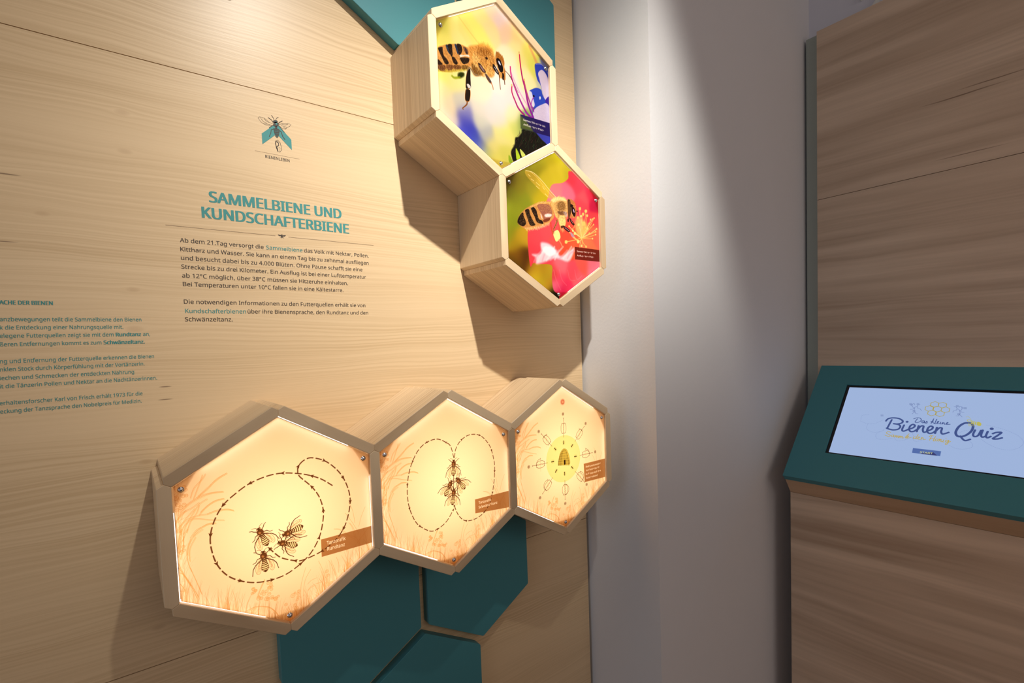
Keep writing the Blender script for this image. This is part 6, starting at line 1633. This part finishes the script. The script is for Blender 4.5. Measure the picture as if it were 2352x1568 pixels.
  ('L',(190,166,84),1,0.5,1.9,1.9,0,[(-37.3,-47.1),(-43.3,-48.0),(-43.1,-54.7),(-37.8,-52.5),(-34.3,-54.7)]),
  ('L',(190,166,84),1,0.5,1.9,1.9,0,[(-32.9,-52.6),(-27.7,-47.2),(-31.3,-46.2),(-31.8,-54.3),(-25.6,-55.0)]),
  ('L',(190,166,84),1,0.5,1.9,1.9,0,[(-22.6,-46.5),(-23.4,-55.7)]),
  ('L',(190,166,84),1,0.5,1.9,1.9,0,[(-23.2,-53.0),(-19.6,-47.1),(-17.0,-54.7),(-11.9,-52.3)]),
  ('L',(190,166,84),1,0.5,1.9,1.9,0,[(-4.5,-41.6),(-1.0,-36.3),(4.9,-36.2)]),
  ('L',(190,166,84),1,0.5,1.9,1.9,0,[(1.7,-38.0),(-1.6,-55.0)]),
  ('L',(190,166,84),1,0.5,1.9,1.9,0,[(-1.5,-47.0),(9.7,-46.4)]),
  ('L',(190,166,84),1,0.5,1.9,1.9,0,[(11.3,-37.9),(8.1,-55.0),(11.9,-55.5)]),
  ('L',(190,166,84),1,0.5,1.9,1.9,0,[(18.1,-46.7),(13.3,-48.2),(13.4,-54.2),(17.6,-54.6),(19.2,-48.6),(22.3,-46.8)]),
  ('L',(190,166,84),1,0.5,1.9,1.9,0,[(23.1,-46.7),(21.8,-55.5)]),
  ('L',(190,166,84),1,0.5,1.9,1.9,0,[(22.3,-52.8),(26.4,-46.9),(27.1,-55.7),(30.0,-54.7)]),
  ('L',(190,166,84),1,0.5,1.9,1.9,0,[(33.1,-47.7),(31.8,-56.0),(35.1,-56.0)]),
  ('L',(190,166,84),1,0.5,1.9,1.9,0,[(44.5,-47.8),(38.9,-48.7),(38.5,-54.9),(42.9,-53.7),(45.6,-47.6),(44.5,-60.2),(40.4,-65.5),(39.8,-60.9),(50.3,-51.5)]),
  ('C',(190,166,84),1,0.5,(37.6,-41.1),1.1),
  ('P',(84,110,172),1,0.4,[(-38.3,-91.7),(32.9,-92.1),(33.0,-110.7),(-37.9,-110.6)]),
  ('P',(58,64,116),1,0.4,[(14.1,-98.8),(26.1,-110.2),(-11.7,-111.1),(-17.1,-109.0)]),
  ('T', (218, 222, 150), 'START', (-18.4, -108.7), (13.9, -106.5), 6.4),
  ('L',(190,184,92),1,0.5,1.6,1.6,0,[(78.6,35.4),(81.4,38.9),(87.0,38.3),(87.6,33.1),(83.2,29.9),(78.6,35.4)]),
  ('L',(190,184,92),1,0.5,0.8,0.8,0,[(74.8,47.4),(79.2,50.6),(86.5,42.2)]),
  ('P',(190,184,92),1,0.4,[(89.2,35.6),(92.1,34.9),(92.4,21.4),(89.4,24.1)]),
  ('P',(190,184,92),1,0.4,[(93.9,34.1),(96.8,33.4),(96.8,20.3),(93.8,23.1)]),
  ('P',(190,184,92),1,0.4,[(98.6,32.6),(101.5,31.9),(101.1,19.3),(98.1,22.1)]),
  ('P',(190,184,92),1,0.4,[(103.3,31.0),(106.1,30.4),(105.3,18.3),(102.4,21.1)]),
  ('P',(190,184,92),1,0.4,[(107.9,29.5),(110.7,28.9),(109.6,17.3),(106.7,20.1)]),
  ('Q',(190,184,92),1,0.5,[(103.3,32.4),(112.2,28.3),(112.6,18.0),(104.8,18.8)]),
  ('L',(190,184,92),1,0.5,0.9,0.9,0,[(83.7,26.0),(83.5,17.6),(86.8,13.3)]),
  ('L',(190,184,92),1,0.5,0.9,0.9,0,[(86.8,26.4),(86.6,18.0),(89.9,13.7)]),
  ('L',(190,184,92),1,0.5,0.9,0.9,0,[(89.9,26.8),(89.7,18.4),(93.0,14.1)]),
  ('L',(190,184,92),1,0.5,0.9,0.9,0,[(93.0,27.2),(92.7,18.8),(96.0,14.5)]),
  ('L',(190,184,92),1,0.5,0.9,0.9,0,[(96.1,27.6),(95.8,19.2),(99.1,14.9)]),
  ('d',(128,148,196),0.9,[(125.0,22.1),(150.2,16.5),(177.3,5.3),(198.3,-8.9),(209.7,-28.7),(203.2,-48.8),(183.6,-61.6),(157.9,-58.9),(134.6,-45.6),(118.1,-30.8)]),
  ('d',(128,148,196),0.9,[(66.7,-15.4),(79.6,-4.5),(89.3,-7.1)]),
  ('d',(128,148,196),0.9,[(49.5,-67.1),(66.5,-75.6),(85.2,-75.0),(101.0,-66.0),(101.8,-53.4),(92.0,-42.4)]),
  ('d',(128,148,196),0.9,[(-146.1,-62.8),(-139.8,-70.3),(-120.7,-70.2),(-99.6,-62.8)]),
  ('d',(128,148,196),0.9,[(-95.4,-55.2),(-87.6,-67.8),(-74.6,-69.1),(-56.8,-57.6)]),
  ('d',(128,148,196),0.9,[(-47.7,-48.1),(-40.0,-63.1),(-27.9,-62.5),(-15.4,-53.9)]),
  ('d',(128,148,196),0.9,[(-204.7,5.3),(-204.3,23.4),(-182.9,28.8)]),
  ('d',(128,148,196),0.9,[(-179.3,-9.5),(-178.6,-32.9),(-158.4,-44.6),(-136.2,-38.6),(-127.1,-25.9)]),
  ('d',(128,148,196),0.9,[(-138.0,11.7),(-159.8,-7.1),(-183.2,-10.0),(-205.5,-0.8)]),
  ('d',(128,148,196),0.9,[(-146.1,-62.8),(-145.9,-48.5),(-127.9,-31.7)]),
  ('d',(128,148,196),0.9,[(-44.7,-44.9),(-48.6,-31.8),(-37.4,-24.8)]),
 ],
}



def plants(cv):
    """engraved meadow along the lower edges, the same art on all three cream sheets"""
    rnd = cv.rnd = random.Random(11)
    hexm = [np.array([dirv(i).x, dirv(i).y]) * R * 1000 for i in range(6)]
    col = [hx('d89858'), hx('e2a866'), hx('c8843e')]
    for a, b, n, hmin, hmax, lean in ((hexm[4], hexm[3], 230, 10, 46, 6), (hexm[3], hexm[2], 230, 12, 50, -4), (hexm[5], hexm[4], 60, 8, 60, 10)):
        for i in range(n):
            t = rnd.random()
            p = a + (b - a) * t
            hgt = rnd.uniform(hmin, hmax) * (.6 + .5 * abs(math.sin(t * 9.0 + n)))
            if hexm[5] is a: p = p + np.array([rnd.uniform(0, 12), 0]); hgt *= .8
            lx = rnd.uniform(-9, 9) + lean * rnd.random()
            pts = smooth([p, p + np.array([lx * .25, hgt * .5]), p + np.array([lx, hgt])], False, 3)
            c = rnd.choice(col)
            cv.stroke(pts, rnd.choice((.5, .6, .8, 2.2)), .25, c, None, rnd.uniform(.20, .50), .4)
    for i in range(26):      # soft tinted undergrowth
        t = rnd.random()
        a, b = (hexm[4], hexm[3]) if i % 2 else (hexm[3], hexm[2])
        p = a + (b - a) * t
        cv.stroke([p, p + np.array([rnd.uniform(-8, 8), rnd.uniform(12, 26)])], 8, 3, hx('e6a860'), None, .20, 4)
    cv.run(OPS['plants'])


def sheet_material(name, img, trans_gain=1.0):
    N = NT(name)
    uv = N.n('ShaderNodeUVMap', uv_map='UVMap').outputs[0]
    tx = N.n('ShaderNodeTexImage', {'Vector': uv}, image=img, extension='EXTEND', interpolation='Cubic')
    c = tx.outputs[0]
    g = N.mix(1.0, c, (trans_gain, trans_gain, trans_gain, 1), 'MULTIPLY')
    tr = N.n('ShaderNodeBsdfTranslucent', {'Color': g})
    df = N.n('ShaderNodeBsdfDiffuse', {'Color': N.mix(1.0, c, (.8, .8, .8, 1), 'MULTIPLY')})
    gl = N.n('ShaderNodeBsdfGlossy', {'Color': (1, 1, 1, 1), 'Roughness': 0.12})
    m1 = N.n('ShaderNodeMixShader', {0: 0.12})
    N.t.links.new(tr.outputs[0], m1.inputs[1]); N.t.links.new(df.outputs[0], m1.inputs[2])
    m2 = N.n('ShaderNodeMixShader', {0: 0.03})
    N.t.links.new(m1.outputs[0], m2.inputs[1]); N.t.links.new(gl.outputs[0], m2.inputs[2])
    return N.done(m2.outputs[0])


PPM = 2.7
sheets = {}
for k in (1, 2, 3):
    cv = Canvas(400, 400, PPM, (1.0, 0.915, 0.78))
    plants(cv)
    cv.rnd = random.Random(30 + k)
    cv.run(OPS[k])
    sheets[k] = sheet_material('cream_dance_print_%d' % k, cv.image('cream_print_%d' % k))
for k in (4, 5):
    cv = Canvas(400, 400, PPM, (0.8, .8, .6))
    cv.run(OPS[k])
    cv.a = np.clip(cv.a, 0, 1) ** 1.22
    sheets[k] = sheet_material('bee_photo_print_%d' % k, cv.image('bee_print_%d' % k))

WARM = (1.0, 0.785, 0.55)
NEUT = (0.93, 0.98, 1.0)
PW = 0.61
F_, Y_ = 'free', 'Y'
GRP1, GRP2 = 'lower row of cream lit honeycomb boxes', 'upper pair of bee photo boxes'
# side i runs from corner i to i+1 (0 top, 1 upper right, 2 lower right, 3 bottom, 4 lower left, 5 upper left)
make_box('light_box', 0, Z0, [(0, F_, Y_, 0), (1, Y_, Y_, 1), (2, Y_, F_, 0), (3, F_, F_, 0), (4, F_, F_, 0), (5, F_, F_, 0)],
         'lit wooden hexagon box with the round dance graphic, left of the cream row', sheets[1], PW, WARM, GRP1,
         'cream sheet with a dashed round dance path and four bees')
make_box('light_box', S, Z0, [(0, F_, Y_, 0), (1, Y_, Y_, 1), (2, Y_, F_, 0), (3, F_, Y_, 0), (5, Y_, F_, 0)],
         'lit wooden hexagon box with the double loop graphic, middle of the cream row', sheets[2], PW, WARM, GRP1,
         'cream sheet with two dashed loops and a column of bees')
make_box('light_box', 2 * S, Z0, [(0, F_, F_, 0), (1, F_, F_, 0), (2, F_, F_, 0), (3, F_, Y_, 0), (5, Y_, F_, 0)],
         'lit wooden hexagon box with red sun and straw hive, right of the cream row', sheets[3], PW, WARM, GRP1,
         'cream sheet with a red sun and a hive on a yellow disc')
make_box('light_box', 1.5 * S, Z0 + 3 * ROW, [(0, F_, F_, 0), (1, F_, Y_, 0), (2, Y_, Y_, 1), (3, Y_, F_, 0), (4, F_, F_, 0), (5, F_, F_, 0)],
         'uppermost wooden light box with a bee flying to blue flowers', sheets[4], PW * 0.58, NEUT, GRP2,
         'yellow photo sheet of a striped bee and violet stamens')
make_box('light_box', 2 * S, Z0 + 2 * ROW, [(0, Y_, F_, 0), (1, F_, F_, 0), (2, F_, F_, 0), (3, F_, F_, 0), (4, F_, Y_, 0)],
         'wooden light box with a bee on a pink blossom, below the flying bee', sheets[5], PW * 0.80, NEUT, GRP2,
         'green and pink photo sheet of a bee on a blossom')

# ------------------------------------------------------------------ right wall cladding
YF = -0.341          # far vertical edge of the veneer
pan2 = tag(empty('wall_cladding', (X3, -1.8, 0)), 'darker wooden wall cladding behind the quiz desk, on the side wall', 'wall panel')
ZT, ZS = 2.7585, 2.0931
for z0, z1 in ((0.02, ZS - 0.0009), (ZS + 0.0009, ZT)):
    from_bm('plank', box_bm(X3, X3 + .019, -3.6, YF, z0, z1, 0.0006, 1), M['panel_side'], pan2)
from_bm('carrier_board', box_bm(X3 + .0192, X2 - 0.002, -3.6, -0.2945, 0.01, ZT - .004, 0.004, 2), M['edge'], pan2)

# ------------------------------------------------------------------ quiz desk
UX, UZ = 0.6798, 0.7334        # up the slope
NX, NZ = -0.7334, 0.6798       # out of the slope
BX, BZ = 1.6978, 1.0276        # lower front edge of the top
YK, YN = -0.3544, -1.140
LS = 0.5326
desk = tag(empty('quiz_desk', (1.9, -0.75, 0)), 'touch screen desk with sloping teal top and wooden plinth, against the side panel', 'display desk')


def sp(s, n, y):   # slope coordinates -> world
    return (BX + UX * s + NX * n, y, BZ + UZ * s + NZ * n)


def slope_prism(name, poly_, n0, n1, mat, parent, bev=0.0, holes=None):
    """poly in (s, y) on the slope, thickness n0..n1"""
    bm = bmesh.new()
    a = [bm.verts.new(sp(s, n0, y)) for s, y in poly_]
    b = [bm.verts.new(sp(s, n1, y)) for s, y in poly_]
    k = len(poly_)
    if holes:
        h0 = [bm.verts.new(sp(s, n0, y)) for s, y in holes]
        h1 = [bm.verts.new(sp(s, n1, y)) for s, y in holes]
        for i in range(k):
            j = (i + 1) % k
            bm.faces.new((a[i], a[j], h0[j], h0[i]))
            bm.faces.new((b[i], b[j], h1[j], h1[i]))
            bm.faces.new((h0[i], h0[j], h1[j], h1[i]))
            bm.faces.new((a[i], a[j], b[j], b[i]))
    else:
        bm.faces.new(a); bm.faces.new(b)
        for i in range(k):
            j = (i + 1) % k
            bm.faces.new((a[i], a[j], b[j], b[i]))
    bmesh.ops.recalc_face_normals(bm, faces=bm.faces[:])
    bevel_all(bm, bev, 2)
    return from_bm(name, bm, mat, parent)


yc0, yc1 = -0.4657, -1.0293
s0, s1 = 0.1216, 0.4385
slope_prism('desk_top', [(0, YK), (0, YN), (LS, YN), (LS, YK)], -0.0275, 0.0, M['teal'], desk, 0.0012,
            holes=[(s0, yc0), (s0, yc1), (s1, yc1), (s1, yc0)])
scrn = slope_prism('screen', [(s0 + .0003, yc0 - .0003), (s0 + .0003, yc1 + .0003), (s1 - .0003, yc1 + .0003), (s1 - .0003, yc0 - .0003)], -0.020, -0.0052, M['black'], desk, 0.0)
scrn['label'] = 'black bezel touch screen'
# lit picture area
cv = Canvas(546, 300, 2.4, hx('a2b8e0'))
cv.run(OPS['screen'])
img = cv.image('quiz_screen')
N = NT('lit_quiz_screen')
tx = N.n('ShaderNodeTexImage', {'Vector': N.n('ShaderNodeUVMap', uv_map='UVMap').outputs[0]}, image=img, extension='EXTEND', interpolation='Cubic')
em = N.n('ShaderNodeEmission', {'Color': tx.outputs[0], 'Strength': 0.97})
gl = N.n('ShaderNodeBsdfGlossy', {'Color': (1, 1, 1, 1), 'Roughness': 0.15})
mx = N.n('ShaderNodeMixShader', {0: 0.03}); N.t.links.new(em.outputs[0], mx.inputs[1]); N.t.links.new(gl.outputs[0], mx.inputs[2])
M['screen'] = N.done(mx.outputs[0])
bm = bmesh.new(); uvl = bm.loops.layers.uv.new('UVMap')
ya, yb = -0.7475 + .2715, -0.7475 - .2715
sa, sb = 0.1285, 0.4285
vs = [bm.verts.new(sp(s, -0.0048, y)) for s, y in ((sa, ya), (sa, yb), (sb, yb), (sb, ya))]
vb = [bm.verts.new(sp(s, -0.0052, y)) for s, y in ((sa, ya), (sa, yb), (sb, yb), (sb, ya))]
f = bm.faces.new(vs)
for l, (s, y) in zip(f.loops, ((sa, ya), (sa, yb), (sb, yb), (sb, ya))):
    l[uvl].uv = ((-(y + .7475) + .273) / .546, (s - .2775 + .15) / .300)
for i in range(4): bm.faces.new((vs[i], vb[i], vb[(i + 1) % 4], vs[(i + 1) % 4]))
me = bpy.data.meshes.new('screen_picture'); bm.to_mesh(me); bm.free()
o = link_mesh('screen_picture', me, M['screen'], desk); o['label'] = 'pale blue lit quiz start picture with blue script title'
# wooden apron under the top and plinth below
AX, AZ = 1.7191, 1.0085
PX, PZ = 1.7600, 0.9525


def yz_prism(name, prof, y0, y1, mat, parent, bev=.001):
    return from_bm(name, prism_bm(prof, y0, y1, bev, 1), mat, parent)


M['apron'] = wood('desk_apron_veneer', 'YZX', line=120.0, rings=0.35, streak=1.0, light=(0.62, 0.40, 0.24),
                  dark=(0.45, 0.27, 0.15), space='World', per_object=False)
M['plinth'] = wood('desk_plinth_veneer', 'YZX', line=90.0, rings=0.30, streak=1.15, light=(0.74, 0.54, 0.38),
                   dark=(0.43, 0.285, 0.185), space='World', per_object=False, warp=0.8)
yz_prism('apron', [(AX + .0005, AZ), (PX, PZ), (PX + .02, PZ), (AX + .05, AZ + .045)], YN + .001, YK - .001, M['apron'], desk)
from_bm('plinth', box_bm(PX, X3 - .001, YN + .002, YK - .002, 0.001, PZ - .0005, .001, 1), M['plinth'], desk)
yz_prism('side_cheek', [(PX + .021, PZ), (X3 - .001, PZ), (X3 - .001, 1.375), (AX + .055, AZ + .025)], YK - .02, YK - .0015, M['apron'], desk)
yz_prism('side_cheek', [(PX + .021, PZ), (X3 - .001, PZ), (X3 - .001, 1.375), (AX + .055, AZ + .025)], YN + .0015, YN + .02, M['apron'], desk)

# ------------------------------------------------------------------ plaster relief high on the side wall (only its tip is in view)
bm = bmesh.new()
cy, cz = -0.66, 3.0
for i in range(26):
    a = math.radians(i * 360.0 / 26)
    d = Vector((math.cos(a), math.sin(a)))
    L = 0.262 + 0.010 * math.sin(i * 2.1)
    prev = None
    nseg = 7
    for k in range(nseg + 1):
        t = k / nseg
        w = 0.004 + 0.019 * math.sin(math.pi * min(1, t * .95 + .05)) * t
        c = d * L * t
        n_ = Vector((-d.y, d.x))
        h_ = 0.006 + 0.016 * t
        row = [bm.verts.new((X2 - 0.001, cy + c.x + n_.x * w, cz + c.y + n_.y * w)),
               bm.verts.new((X2 - h_, cy + c.x, cz + c.y)),
               bm.verts.new((X2 - 0.001, cy + c.x - n_.x * w, cz + c.y - n_.y * w))]
        if prev:
            for q in range(2):
                bm.faces.new((prev[q], prev[q + 1], row[q + 1], row[q]))
        prev = row
    bm.faces.new(prev)
bmesh.ops.create_uvsphere(bm, u_segments=16, v_segments=8, radius=0.05, matrix=Matrix.Translation((X2, cy, cz)) @ Matrix.Scale(.5, 4, (1, 0, 0)))
o = from_bm('plaster_relief', bm, M['ceramic'])
tag(o, 'pale ribbed plaster rosette high on the side wall above the cladding', 'relief')
bpy.context.view_layer.update()
